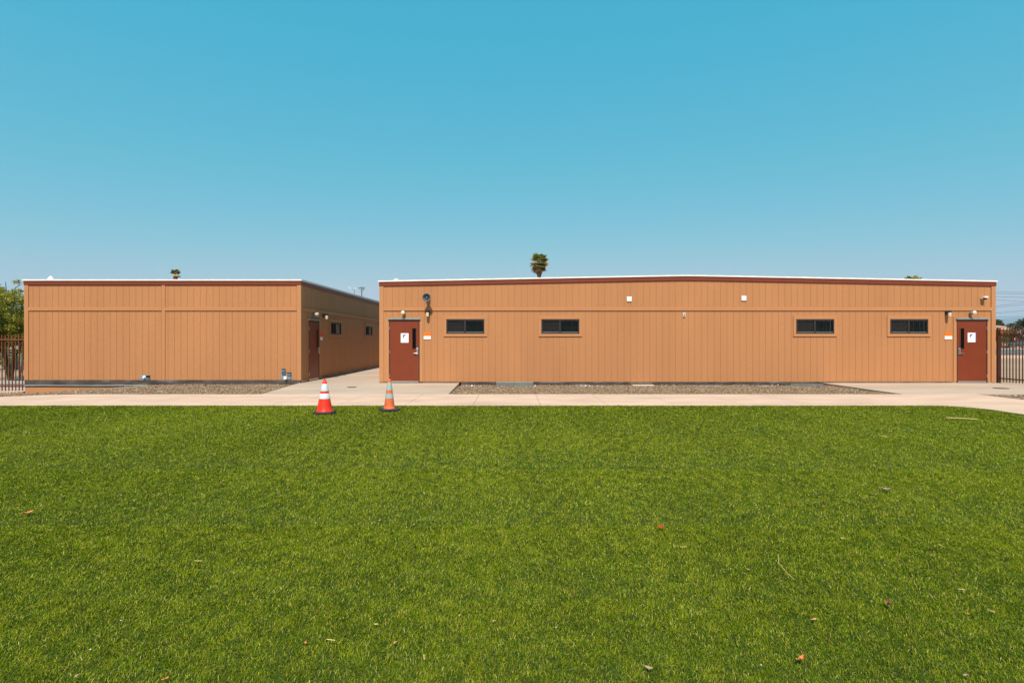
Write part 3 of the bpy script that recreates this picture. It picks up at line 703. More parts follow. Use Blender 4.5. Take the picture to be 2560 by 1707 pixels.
# vent wells and slabs along the skirt
def well(label, x0, x1, trap, zt):
    v = thing('vent_well', label, 'vent well', ((x0+x1)/2, FY-.3, -.08), 'galvanised vent wells in the gravel')
    y0 = FY-.46; B = MB(); zb = -.16; k = trap; th = .008
    ring = [(x0, FY-.06), (x0+k, y0), (x1-k, y0), (x1, FY-.06)]
    for (ax, ay), (bx, by) in zip(ring[:-1], ring[1:]):
        nx, ny = (by-ay), -(bx-ax); l_ = math.hypot(nx, ny); nx, ny = nx/l_*th, ny/l_*th
        n = max(2, int(math.hypot(bx-ax, by-ay)/.034))
        for i in range(n):
            f0, f1 = i/n, (i+.5)/n
            for fa, fb, o_ in ((f0, f1, 0.), (f1, (i+1)/n, .5)):
                p0 = (ax+(bx-ax)*fa+nx*o_, ay+(by-ay)*fa+ny*o_); p1 = (ax+(bx-ax)*fb+nx*o_, ay+(by-ay)*fb+ny*o_)
                B.add([(p0[0], p0[1], zb), (p1[0], p1[1], zb), (p1[0], p1[1], zt), (p0[0], p0[1], zt), (p0[0]-nx, p0[1]-ny, zt), (p1[0]-nx, p1[1]-ny, zt)], [(0,1,2,3), (3,2,5,4)])
    B.build('wall', M_WELL, v)
    MB().tube([(p_[0], p_[1], zt) for p_ in ring], .009, 6).build('rim', M_WELL, v, True)
    MB().add([(ring[0][0]+.02, FY-.06, -.07), (ring[1][0]+.02, y0+.02, -.07), (ring[2][0]-.02, y0+.02, -.07), (ring[3][0]-.02, FY-.06, -.07)], [(0,1,2,3)]).build('gravel_fill', M_GRAVB, v)
well('short galvanised vent well sunk in the gravel below the first and second windows', -.56, .74, .04, .055)
well('longer tapered galvanised vent well in the gravel at the start of the right hand paving', 9.02, 10.40, .16, .004)
sp = MB().cbox(4.0, 4.72, FY-.36, FY-.08, -.085, -.045, .01); tag(sp.build('splash_slab', mat('pale_slab', (.55, .42, .32), .9, var=.1), None, False, (4.36, FY-.2, -.08)), 'flat pale slab lying in the gravel against the middle of the wall', 'slab')
# covers in the paving
def cover_plate(label, x, y, r):
    v = thing('cleanout_cover', label, 'drain cover', (x, y, 0), 'round covers set in the concrete')
    MB().lathe([(r, .001), (r, .012), (r-.012, .013)], (x, y, 0)).build('frame', M_POLE, v)
    MB().lathe([(r-.016, .002), (r-.018, .014), (.03, .014), (.02, .018)], (x, y, 0)).build('lid', M_BARK, v)
x_, y_ = G(879.5, 968); cover_plate('round dark cover in the concrete between the two cones and the alley', x_, y_, .14)
x_, y_ = G(2503, 971); cover_plate('round cover in the paving near the right fence', x_, y_, .19)

# roof fittings
c = (X(127)*1.16, FY*1.16, 3.5); v = thing('roof_vent', 'white cone shaped vent on the left building roof', 'roof vent', c)
MB().lathe([(.16, -.03), (.10, .06), (.09, .24)], c, n=20).build('collar', M_ROOF, v, True)
MB().lathe([(.165, .20), (.13, .29), (.06, .41), (.0, .46)], c, n=20).build('cap', M_WHITE, v, True)
c = (X(990)*1.1, FY*1.1, 3.45); v = thing('roof_vent', 'small pale pipe vent on the roof above the brown door by the alley', 'roof vent', c)
MB().lathe([(.11, -.03), (.07, .04), (.07, .2)], c, n=16).build('pipe', M_ROOF, v, True)
MB().lathe([(.09, .19), (.095, .24), (.05, .27)], c, n=16).build('cap', M_ROOF, v, True)

# ------------------------------------------------------------------ traffic cones
def cone(label, x, y, ht, rb, rt, bands, body, band, rz, base_w, tip):
    v = thing('traffic_cone', label, 'traffic cone', (x, y, 0), 'traffic cones on the turf edge')
    z0 = .045; rad = lambda z: rb+(rt-rb)*(z-z0)/(ht-z0)
    prof = [(rb+.012, z0-.012), (rb+.010, z0), (rb, z0+.02)] + [(rad(z), z) for z in np.linspace(z0+.04, ht-.05, 10)]
    prof += tip(rad(ht-.05), ht)
    MB().lathe(prof, (x, y, 0), n=32).build('body', body, v, True)
    for a, b_ in bands:
        MB().lathe([(rad(a)+.0005, a), (rad(a)+.003, a+.002), (rad(b_)+.003, b_-.002), (rad(b_)+.0005, b_)], (x, y, 0), n=32).build('reflective_band', band, v, True)
    MM = Matrix.Translation((x, y, 0)) @ Matrix.Rotation(rz, 4, 'Z'); h = base_w/2
    B = MB(MM); o8 = [(h, h-.06), (h-.06, h), (-h+.06, h), (-h, h-.06), (-h, -h+.06), (-h+.06, -h), (h-.06, -h), (h, -h+.06)]
    B.add([(a, b_, .006) for a, b_ in o8] + [(a, b_, .030) for a, b_ in o8] + [(a*.95, b_*.95, .040) for a, b_ in o8],
          [tuple(range(8))] + [(k, (k+1) % 8, 8+(k+1) % 8, 8+k) for k in range(8)] + [(8+k, 8+(k+1) % 8, 16+(k+1) % 8, 16+k) for k in range(8)] + [tuple(range(16, 24))])
    B.build('base', M_RUBBER, v)
    return v
M_RUBBER = mat('cone_rubber', (.035, .028, .036), .7, var=.15, vs_=12)
M_CONE1 = mat('red_orange_vinyl', (.84, .026, .004), .42, var=.16, vs_=9, spec=.5)
M_CONE2 = mat('faded_orange_vinyl', (.68, .135, .038), .6, var=.2, vs_=9)
M_BAND1 = mat('bright_reflective_sleeve', (.58, .63, .64), .32, var=.12, spec=.6)
M_BAND2 = mat('dull_reflective_sleeve', (.36, .42, .40), .45, var=.1, vs_=9)
cone('bright red orange cone with white bands, the left one of the pair', -3.72, 10.64, .675, .152, .030, [(.435, .580), (.285, .390)], M_CONE1, M_BAND1, R(12), .40, lambda r_, h_: [(.026, h_-.03), (.017, h_-.022), (.021, h_-.008), (.014, h_)])
cone('faded orange cone with grey bands on the turf in front of the brown door', -2.53, 11.06, .648, .112, .030, [(.415, .570), (.245, .345)], M_CONE2, M_BAND2, R(28), .38, lambda r_, h_: [(.029, h_-.012), (.022, h_)])

# ------------------------------------------------------------------ fences
def picket_fence(label, p0, p1, zf, ht, rails, sp, post):
    p0, p1 = Vector(p0), Vector(p1); L_ = (p1-p0).length; u = (p1-p0)/L_
    v = thing('picket_fence', label, 'fence', (p0.x, p0.y, zf(p0.x, p0.y)))
    ang = math.atan2(u.y, u.x)
    def frame(p): return Matrix.Translation((p.x, p.y, zf(p.x, p.y))) @ Matrix.Rotation(ang, 4, 'Z')
    MB(frame(p0)).cbox(-post/2, post/2, -post/2, post/2, -.1, ht+.03, .004).build('post', M_FENCE, v)
    for d_ in np.arange(2.4, L_, 2.4): MB(frame(p0+u*d_)).cbox(-post/2, post/2, -post/2, post/2, -.1, ht+.03, .004).build('post', M_FENCE, v)
    for r_ in rails:
        a, b = zf(p0.x, p0.y), zf(p1.x, p1.y); MM = Matrix.Translation((p0.x, p0.y, a)) @ Matrix.Rotation(ang, 4, 'Z')
        MB(MM).add([(0,-.018,r_),(L_,-.018,r_+b-a),(L_,.018,r_+b-a),(0,.018,r_),(0,-.018,r_+.04),(L_,-.018,r_+.04+b-a),(L_,.018,r_+.04+b-a),(0,.018,r_+.04)],
                   [(0,3,2,1),(4,5,6,7),(0,1,5,4),(1,2,6,5),(2,3,7,6),(3,0,4,7)]).build('rail', M_FENCE, v)
    k = sp
    while k < L_ - .05:
        q = p0+u*k; MB(frame(q)).box(-.012, .012, -.042, -.0185, .05, ht-.006).build('picket', M_FENCE, v); k += sp
    return v
picket_fence('brown iron picket fence left of the side building in front of the desert tree', (FX(61.5), 18.25, 0), (-21.5, 18.25, 0), gz, 1.96, (.20, 1.76), .1165, .055)
rf = picket_fence('brown iron picket fence running forward from the right end of the long building', (16.43, 18.1, 0), (16.20, 11.6, 0), lambda x, y: 0., 1.83, (.14, 1.60), .115, .085)
MB().cbox(16.41, 16.475, 17.98, 18.05, 1.64, 1.81, .004).build('lock_box', mat('fence_lock_box', (.21, .06, .03), .5, var=.05), rf)

# ------------------------------------------------------------------ vegetation
def leaf_cloud(name, C, size, cols, parent, aspect=.45, droop=0.):
    n = len(C); a = rng.uniform(0, 2*np.pi, n); el = rng.uniform(-.9, .9, n) - droop
    u = np.c_[np.cos(a)*np.cos(el), np.sin(a)*np.cos(el), np.sin(el)]
    r_ = rng.normal(size=(n, 3)); v = np.cross(u, r_); v /= np.linalg.norm(v, axis=1)[:, None] + 1e-9
    s = (size*rng.uniform(.6, 1.4, n))[:, None]
    V = np.stack([C-u*s*.5, C+v*s*aspect*.5, C+u*s*.5, C-v*s*aspect*.5], 1)
    o0 = np.array(ORIG[parent.name]) if parent else 0
    return np_mesh(name, (V-o0).reshape(-1, 3), np.arange(n*4), np.full(n, 4), M_LEAFM, parent, np.repeat(cols, 4, 0))
def pal(n, cs, pr=None, j=.25):
    cs = np.array(cs); return cs[rng.choice(len(cs), n, p=pr)]*rng.uniform(1-j, 1+j, (n, 1))
def clumps(centers, rad, per, squash=.75):
    out = []
    for c_, r_ in zip(centers, rad):
        k = max(6, int(per*r_**2)); q = rng.normal(size=(k, 3)); q /= np.linalg.norm(q, axis=1)[:, None]
        out.append(np.array(c_)+q*(rng.random((k, 1))**.45)*r_*np.array([1, 1, squash]))
    return np.concatenate(out)

# desert tree behind the left fence
tx, ty = -23.2, 24.8; tz = gz(tx, ty)-.1
tr_ = thing('desert_tree', 'multi stemmed green desert tree behind the left fence', 'tree', (tx, ty, tz))
T = MB(); tips = []
P = lambda px, py, Y=ty: ((px-1280)/F*Y, Y, HC+(850-py)/F*Y)
stems = [([P(26, 948), P(20, 920), P(14, 895), P(10, 862), P(4, 810), P(-6, 740)], .11),
         ([P(27, 948), P(30, 922), P(38, 890), P(48, 876), P(56, 855), P(52, 800), P(56, 745)], .10),
         ([P(38, 890), P(33, 868, 24.4), P(28, 835, 24.3), P(32, 770, 24.2), P(38, 720, 24.2)], .06),
         ([P(14, 895), P(-4, 866, 25.2), P(-30, 830, 25.5), P(-60, 790, 25.6)], .07),
         ([P(10, 862), P(22, 825, 25.3), P(18, 760, 25.6), P(14, 705, 25.6)], .05),
         ([P(56, 855), P(70, 835, 25.2), P(80, 800, 25.4)], .05)]
for pts, r0 in stems:
    T.tube(pts, [r0*(1-.75*i/(len(pts)-1)) for i in range(len(pts))], 8); tips += pts[2:]
for k in range(90):
    b_ = Vector(random.choice(tips[1:])); e = b_+Vector((random.uniform(-.8, .45), random.uniform(-.9, .9), random.uniform(.1, .75)))
    if (e.x/e.y*F+1280 > 56 and 850-(e.z-HC)/e.y*F < 745) or 850-(e.z-HC)/e.y*F < 708: continue
    T.tube([b_, (b_+e)/2+Vector((random.uniform(-.1, .1),)*3), e], [.02, .012, .004], 4); tips.append(tuple(e))
T.build('trunk', M_PVBARK, tr_, True)
cs_ = [t_ for t_ in tips if t_[2] > 1.35]
cen, rad = [], []
for k in range(520):
    b_ = random.choice(cs_); cen.append((b_[0]+random.gauss(0, .38), b_[1]+random.gauss(0, .5), max(1.25, b_[2]+random.gauss(.0, .34))))
    q = cen[-1]; qx, qy = q[0]/q[1]*F+1280, 850-(q[2]-HC)/q[1]*F
    if (qx > 58 and qy < 738) or qy < (706 if random.random() < .3 else 722)-.35*max(0, -qx): cen.pop(); continue
    rad.append(random.uniform(.10, .34)*(1.25 if cen[-1][2] < 2.6 else .8))
Cc = clumps(cen, rad, 1650)
leaf_cloud('crown', Cc, .095, pal(len(Cc), [(.25,.26,.015),(.34,.31,.02),(.17,.18,.015),(.44,.36,.035),(.10,.11,.012)], [.3,.25,.2,.12,.13]), tr_, .4)
# young reddish stem beside it
yt = thing('sapling', 'thin reddish sapling beside the desert tree behind the left fence', 'sapling', P(49, 946, 24.2))
MB().tube([P(49, 946, 24.2), P(53, 920, 24.2), P(57, 895, 24.2), P(60, 872, 24.2)], [.04, .035, .025, .012], 6).build('trunk', mat('red_bark', (.12, .04, .02), .8, var=.2), yt, True)
Cc = clumps([P(58, 888, 24.2), P(61, 872, 24.2), P(55, 878, 24.2)], [.22, .25, .2], 1200)
leaf_cloud('crown', Cc, .06, pal(len(Cc), [(.09,.11,.02),(.06,.08,.015)]), yt)

def bush(name, label, cat, x, y, zb, wx_, h_, n, cols, group=None, size=.16, seed=0):
    v = thing(name, label, cat, (x, y, zb), group); rr = random.Random(seed); cen, rad = [], []
    for k in range(n):
        a = rr.uniform(0, 6.28); q = rr.random()**.5; cen.append((x+math.cos(a)*q*wx_*.5, y+math.sin(a)*q*wx_*.4, zb+h_*(.15+.75*rr.random()*(1-.35*q*q)))); rad.append(rr.uniform(.12, .26)*min(wx_, h_*1.3))
    C_ = clumps(cen, rad, 1500*(.12/size)**1.5)
    leaf_cloud('foliage', C_, size, pal(len(C_), cols), v, .55)
    S = MB()
    for k in range(5):
        a = rr.uniform(0, 6.28); S.tube([(x, y, zb-.05), (x+math.cos(a)*wx_*.12, y+math.sin(a)*wx_*.12, zb+h_*.35), (x+math.cos(a)*wx_*.25, y+math.sin(a)*wx_*.22, zb+h_*.7)], [.05*h_, .03*h_, .012*h_], 5)
    S.build('stems', M_BARK, v)
    return v
GR = [(.17,.21,.03),(.24,.26,.05),(.10,.14,.02),(.32,.31,.09)]
for i, (px, hh) in enumerate(((-14, 1.75), (14, 1.55), (40, 1.6), (66, 1.7))):
    y = 34.5+(i % 2)*.8; x = (px-1280)/F*y
    bush('shrub', ['tall shrub at the left edge of the shrub row seen through the left fence', 'pale green shrub seen between the desert tree stems', 'rounded shrub behind the right stem of the desert tree', 'shrub half hidden by the left corner of the side building'][i], 'shrub', x, y, gz(x, y)-.14, 1.5, hh, 16, GR, 'shrub row beyond the left fence', .12, i)
# paving and kerbs beyond the left fence
mb = MB(); sheet(mb, np.arange(-60, -16.4, 1.), lambda x: 18.62, lambda x: 20.3, -.02, 3, .12); struct(mb.build('far_path', M_CONC))
mb = MB(); sheet(mb, np.arange(-60, -16.4, 1.), lambda x: 20.32, lambda x: 22.9, -.10, 3, .1); struct(mb.build('driveway', M_ASPH))
mb = MB(); sheet(mb, np.arange(-60, -16.4, 1.), lambda x: 22.92, lambda x: 23.15, .02, 2, .25); struct(mb.build('kerb', mat('kerb_concrete', (.42, .38, .33), .9, var=.1)))

def chain_fence(label, pts, zf, ht, sp):
    p0, p1 = Vector(pts[0]), Vector(pts[1]); L_ = (p1-p0).length; u = (p1-p0)/L_; z0 = zf(*p0[:2])
    v = thing('chain_link_fence', label, 'fence', (p0.x, p0.y, z0))
    k = 0.
    while k <= L_+.01:
        q = p0+u*k; MB().tube([(q.x, q.y, zf(q.x, q.y)-.1), (q.x, q.y, zf(q.x, q.y)+ht)], .042, 8).build('post', M_TEAL, v); k += sp
    MB().tube([(p0.x, p0.y, z0+ht-.03), (p1.x, p1.y, zf(*p1[:2])+ht-.03)], .03, 6).build('rail', M_TEAL, v)
    W = MB(); k = -ht; s_ = .11; zt = ht-.05
    while k < L_:
        for sg in (1, -1):
            a, b = (k, k+zt) if sg > 0 else (k+zt, k)
            za, zb_ = .02, zt
            def cl(a, b, za, zb_):
                if a == b: return None
                t0, t1 = 0., 1.
                for lim in (0., L_):
                    pass
                lo, hi = sorted(((0-a)/(b-a), (L_-a)/(b-a))); t0, t1 = max(0, lo), min(1, hi)
                return None if t1 <= t0 else (a+(b-a)*t0, za+(zb_-za)*t0, a+(b-a)*t1, za+(zb_-za)*t1)
            r_ = cl(a, b, za, zb_)
            if r_:
                q0, q1 = p0+u*r_[0], p0+u*r_[2]
                W.tube([(q0.x, q0.y, zf(q0.x, q0.y)+r_[1]), (q1.x, q1.y, zf(q1.x, q1.y)+r_[3])], .0035, 3, False)
        k += s_
    W.build('mesh', M_TEAL, v)
    return v
chain_fence('teal chain link fence behind the desert tree at the left', [(-33.5, 32., 0), (-27.2, 32., 0)], lambda x, y: gz(x, y)-.14, 1.08, 2.1)

# palms
def palm(label, x, y, ht, cr, seed, tr=.26, skirt=1.):
    v = thing('palm_tree', label, 'palm tree', (x, y, -.15), 'fan palms behind the buildings'); rr = random.Random(seed)
    zt = ht-cr*.75
    MB().tube([(x, y, -.2), (x+.1, y, ht*.5), (x, y, zt-.6)], [tr*1.35, tr*.95, tr*.9], 10).build('trunk', M_BARK, v, True)
    S = MB(); n = int(26*skirt)
    S.lathe([(tr*.75, -3.1*cr/1.95), (tr*1.3, -2.5*cr/1.95), (tr*2.3, -1.75*cr/1.95), (tr*1.9, -.6), (tr*.7, .2)], (x, y, zt), n=12)
    S.build('leaf_base_skirt', mat('palm_boot', (.16, .085, .055), .95, var=.35, vs_=4), v)
    def fans(name, k, e0, e1, cols, ln, dr):
        V, C_ = [], []
        for i in range(k):
            a = rr.uniform(0, 6.28); el = rr.uniform(e0, e1); l_ = ln*rr.uniform(.8, 1.1)
            dv = Vector((math.cos(a)*math.cos(el), math.sin(a)*math.cos(el), math.sin(el)))
            side = dv.cross(Vector((0, 0, 1))).normalized(); up = side.cross(dv)
            b0 = Vector((x, y, zt+.1)); hub = b0+dv*l_*.45
            c_ = np.array(rr.choice(cols))*rr.uniform(.75, 1.25)
            V += [b0+side*.03, b0-side*.03, hub-side*.02, hub+side*.02]; C_ += [c_]*4
            for q in range(13):
                th = (q-6)/6*1.75; t_ = dv*math.cos(th)+side*math.sin(th); e = hub+t_*l_*.55+Vector((0, 0, -dr*l_*(.25+.1*abs(q-6)/6)))
                wv = (up.cross(t_)).normalized()*l_*.075; mid = hub+t_*l_*.3
                V += [hub, mid+wv, e, mid-wv]; C_ += [c_*rr.uniform(.8, 1.2)]*4
        o0 = Vector(ORIG[v.name]); A_ = np.array([tuple(q-o0) for q in V])
        np_mesh(name, A_, np.arange(len(A_)), np.full(len(A_)//4, 4), M_LEAFM, v, np.array(C_))
    fans('crown', 22, .25, 1.25, [(.19,.20,.02),(.28,.26,.025),(.11,.12,.018),(.48,.38,.035)], cr, .25)
    if skirt:
        fans('yellow_fronds', int(34*skirt), -1.15, .4, [(.85,.47,.03),(.75,.42,.035),(.5,.32,.03),(.18,.16,.025)], cr*.95, .35)
        fans('dead_fronds', int(14*skirt), -1.35, -.7, [(.50,.33,.22),(.34,.2,.12),(.16,.10,.06)], cr*1.0, .5)
    return v
def at(px, Y): return (px-1280)/F*Y
palm('large fan palm with yellow dying fronds rising above the middle of the long roof', at(1348, 112), 112., 19.3, 2.3, 3, .27)
palm('small dark fan palm peeking over the left building roof', at(438, 150), 150., 21.0, 1.65, 5, .26, .12)
palm('fan palm with only its crown top above the right part of the roof', at(2280, 115), 115., 15.1, 2.2, 9, .3, .6)

# ------------------------------------------------------------------ beyond the right fence
mb = MB(); mb.box(-20, 260, 47., 49.6, -.2, .03); struct(mb.build('far_sidewalk', M_CONC))
mb = MB(); mb.box(-200, 400, 58., 86., -.2, -.03); struct(mb.build('road', M_ASPH))
mb = MB(); mb.box(-200, 400, 86.01, 86.4, -.2, .12); struct(mb.build('far_kerb', M_CONC))
chain_fence('teal chain link fence across the dirt field at the far right', [(44., 56.6, 0), (62., 56.6, 0)], lambda x, y: -.14, 1.32, 3.)
# house
HX0, HX1, HY0, HY1 = 90.0, at(2546, 116), 114., 126.
hz = HC+29/F*114
hsn = thing('house', 'orange stucco house with a pale tiled hip roof beyond the right fence', 'house', ((HX0+HX1)/2, 120, -.14))
B = MB(); B.box(HX0, HX1-1.2, HY0+.8, HY1-.8, -.2, hz-.1); B.build('wall', M_STUCCO, hsn)
cx0, cx1, cy = HX0+7, HX1-7, (HY0+HY1)/2; rzg = hz+1.15
Rf = MB()
n = 26
def hip(a, b): return [Vector(a), Vector(b)]
Rf.add([(HX0,HY0,hz),(HX1,HY0,hz),(HX1,HY1,hz),(HX0,HY1,hz),(cx0,cy,rzg),(cx1,cy,rzg)], [(0,1,5,4),(1,2,5),(2,3,4,5),(3,0,4),(3,2,1,0)])
for i in range(1, 60):
    f = i/60; xx = HX0+(HX1-HX0)*f
    tt = min(1, (xx-HX0)/(cx0-HX0), (HX1-xx)/(HX1-cx1)); Rf.tube([(xx, HY0, hz+.06), (xx, HY0+(cy-HY0)*tt, hz+.06+(rzg-hz)*tt)], .09, 5)
rfo = Rf.build('roof', M_TILE, hsn)
MB().box(HX0, HX1, HY0-.06, HY0+.02, hz-.28, hz-.004).build('eave_board', M_EAVE, hsn)
for xx in (97.5, 101.5, 105):
    wn = MB().box(xx-.8, xx+.8, HY0+.76, HY0+.79, 1.0, 2.3).build('window', M_DARKGLASS, hsn)
    MB().box(xx-.9, xx+.9, HY0+.74, HY0+.758, 2.302, 2.4).box(xx-.9, xx+.9, HY0+.74, HY0+.758, .9, .998).build('window_trim', M_EAVE, wn)
MB().cbox(92.6, 95.0, 116, 118, hz+.2, rzg+.35, .05).build('chimney', M_EAVE, hsn)
# street trees and bushes in front of the house
def round_tree(label, x, y, h_, cw, seed, cols, size=.28, clear=.25, group=None):
    v = thing('street_tree', label, 'tree', (x, y, -.14), group); rr = random.Random(seed); T = MB()
    T.tube([(x, y, -.2), (x+.05, y, h_*clear), (x, y, h_*.55)], [.16, .13, .08], 8); cen, rad = [], []
    for k in range(8):
        a = k*.8; e = (x+math.cos(a)*cw*.3, y+math.sin(a)*cw*.3, h_*rr.uniform(.55, .85)); T.tube([(x, y, h_*clear*1.05), e], [.07, .025], 5)
    T.build('trunk', M_BARK, v)
    for k in range(46):
        a = rr.uniform(0, 6.28); q = rr.random()**.5; zz = rr.random()
        cen.append((x+math.cos(a)*q*cw*.45*math.sin(math.pi*(.18+.72*zz)), y+math.sin(a)*q*cw*.45*math.sin(math.pi*(.18+.72*zz)), h_*(clear+(.96-clear)*zz))); rad.append(rr.uniform(.09, .2)*cw)
    C_ = clumps(cen, rad, 240)
    leaf_cloud('crown', C_, size, pal(len(C_), cols), v, .6)
OL = [(.20,.21,.018),(.28,.27,.025),(.13,.14,.015),(.08,.09,.012)]; DK = [(.055,.065,.02),(.08,.085,.025),(.035,.04,.012),(.10,.10,.035)]
round_tree('olive green street tree in front of the house, beside the fence post', at(2503, 105), 105., 3.4, 3.0, 1, OL, group='street trees in front of the house')
round_tree('bushy street tree in front of the house between the other two', at(2521, 106), 106., 3.2, 2.9, 2, OL, group='street trees in front of the house')
round_tree('street tree just left of the stop sign', at(2535, 104), 104., 3.0, 2.4, 3, OL, group='street trees in front of the house')
round_tree('big dark tree at the right edge right of the stop sign', at(2583, 97), 97., 6.0, 6.2, 4, DK, .32, .08)
round_tree('dark tree top showing over the left end of the house roof', at(2491, 150), 150., 6.9, 5.2, 6, DK, .4)
round_tree('small distant tree poking above the house roof', at(2523, 175), 175., 6.9, 3.4, 8, DK, .4)
for i, px in enumerate((2504, 2513, 2523)):
    bush('shrub', ['low shrub at the house front nearest the fence post', 'low dark shrub in the middle of the house front', 'low shrub at the house front nearest the stop sign'][i], 'shrub', at(px, 100), 100., -.14, .9, .75, 6, DK, 'low shrubs in front of the house', .2, 40+i)
# stop sign
sx, sy, szz = at(2540.5, 98), 98., HC+2.5/F*98
ss = thing('stop_sign', 'red octagonal stop sign on a post seen through the right fence', 'road sign', (sx, sy, -.14))
MB().tube([(sx, sy+.03, -.2), (sx, sy+.03, szz+.3)], .03, 6).build('post', M_GREY, ss)
oc = [(sx+.36*math.cos(R(22.5+45*k)), szz+.36*math.sin(R(22.5+45*k))) for k in range(8)]
MB().prism([(sx+(a-sx)*1.06, szz+(b-szz)*1.06) for a, b in oc], sy-.004, sy+.004).build('border', M_WHITE, ss)
MB().prism(oc, sy-.008, sy-.0045).build('face', M_RED, ss)
fc = bpy.data.curves.new('stop_text', 'FONT'); fc.body = 'STOP'; fc.size = .30; fc.align_x = 'CENTER'; fc.align_y = 'CENTER'; fc.offset = .0
fo = bpy.data.objects.new('lettering', fc); COL.objects.link(fo); bpy.context.view_layer.update()
me = bpy.data.meshes.new_from_object(fo.evaluated_get(bpy.context.evaluated_depsgraph_get())); bpy.data.objects.remove(fo)
fo = bpy.data.objects.new('lettering', me); COL.objects.link(fo); me.materials.clear(); me.materials.append(M_WHITE)
fo.parent = ss; fo.location = (0, -.010, szz+.14); fo.rotation_euler = (R(90), 0, 0)
# parked car beyond the road
def car(label, x, y, body, flip=1):
    v = thing('parked_car', label, 'car', (x, y, 0)); B = MB()
    prof = [(-2.2,.35),(-2.25,.62),(-2.15,.82),(-1.25,.95),(-.55,1.40),(.75,1.42),(1.45,.98),(2.1,.90),(2.25,.65),(2.2,.35)]
    B.prism([(x+flip*a, b) for a, b in prof], y-.85, y+.85); B.build('body', body, v)
    Wd = MB(); Wd.prism([(x+flip*a, b) for a, b in [(-1.0,.98),(-.5,1.34),(.05,1.35),(.05,.97)]], y-.86, y-.852); Wd.prism([(x+flip*a, b) for a, b in [(.12,.97),(.12,1.35),(.7,1.36),(1.25,1.0)]], y-.86, y-.852); Wd.build('side_window', M_DARKGLASS, v)
    for a in (-1.4, 1.4):
        wl = MB().lathe([(.33, .80), (.33, .87), (.2, .88)], (x+a, y, .33), 'Y', 16).build('wheel', M_RUBBER, v)
        MB().lathe([(.19, .881), (.05, .89)], (x+a, y, .33), 'Y', 12).build('rim', M_STEEL, wl)
car('dark parked car beside the house at the far right edge', at(2566, 91), 91., mat('dark_car_paint', (.03, .035, .04), .3, var=.05, spec=.6))

# ------------------------------------------------------------------ power lines and poles
def pole(label, x, y, ht, arms, parent_group='utility poles'):
    v = thing('utility_pole', label, 'utility pole', (x, y, -.15), parent_group)
    MB().tube([(x, y, -.3), (x, y, ht)], [.17, .12], 8).build('post', M_POLE, v)
    for z_, l_ in arms:
        ca = MB().cbox(x-l_/2, x+l_/2, y-.18, y-.06, z_-.07, z_+.07, .01).build('crossarm', M_POLE, v)
        for q in (-.45, -.2, .25, .45): MB().lathe([(.05, 0), (.06, .1), (.04, .2), (.02, .24)], (x+q*l_, y-.12, z_+.07), n=8).build('insulator', M_BLACK, ca)
        for s_ in (-1, 1): MB().tube([(x+s_*l_*.38, y-.14, z_-.07), (x+s_*.02, y-.14, z_-1.0)], .035, 5).build('brace', M_POLE, v)
    return v
UY = 143.
v = pole('brown utility pole with a crossarm behind the alley side of the left roof', at(904.5, UY), UY, HC+(850-717)/F*UY, [(HC+(850-720.5)/F*UY, 1.7)])
MB().lathe([(.0, -.35), (.2, -.33), (.2, .35), (.0, .4)], (at(909, UY), UY-.2, HC+(850-722)/F*UY), n=12).build('transformer', M_BLUE, v, True)
# a pair of pole-top floodlights seen past the left roof
Y_ = 95.; c = (at(886, Y_), Y_, 0)
v = thing('light_pole', 'pole with small white lamps on a curved arm over the left roof', 'light pole', c)
zq = lambda py: HC+(850-py)/F*Y_
MB().tube([(c[0], Y_, -.2), (c[0], Y_, zq(730)), (at(882, Y_), Y_, zq(723)), (at(876, Y_), Y_, zq(720.5)), (at(872.5, Y_), Y_, zq(719))], [.09, .06, .03, .03, .03], 6).build('arm', M_GREY, v, True)
MB().tube([(c[0], Y_, zq(729)), (at(888, Y_), Y_, zq(722))], .03, 6).build('arm', M_GREY, v)
for px, py in ((872.5, 718.5), (876, 721.5), (888, 721.5)): MB().lathe([(.0, -.1), (.11, -.05), (.09, .1), (.0, .13)], (at(px, Y_), Y_, zq(py)), n=10).build('lamp_head', M_WHITE, v, True)
WY = 90.
wires = [(729.8,730.8),(733.9,734.9),(741.5,743.6),(749.2,753.8),(765,756.8),(768.6,761.9),(782.9,776.7),(792.3,791)]
wl_ = ['topmost of the power lines right of the long building', 'second power line from the top right of the building', 'third power line from the top, sloping gently down to the right', 'fourth power line from the top, sloping down to the right', 'fifth power line from the top, rising to the right', 'sixth power line from the top, rising to the right', 'second lowest power line right of the long building', 'lowest power line just above the far hill']
pA, pB = at(2395, WY), at(2680, WY)
pole('tall wooden utility pole hidden behind the right end of the roof', pA, WY, 9.9, [(8.2, 1.8)])
for (a, b), lb in zip(wires, wl_):
    q = lambda px: HC+(850-(a+(b-a)*(px-2486)/74))/F*WY
    pts = []
    for k in range(9):
        px = 2395+(2680-2395)*k/8; pts.append((at(px, WY), WY, q(px)))
    o = MB().tube(pts, .020, 4, False).build('power_line', M_WIRE, None, False, pts[0]); tag(o, lb, 'power line', 'power lines at the right')
pole('utility pole outside the right edge carrying the power lines', pB, WY, 11.0, [(9.6, 1.8)])

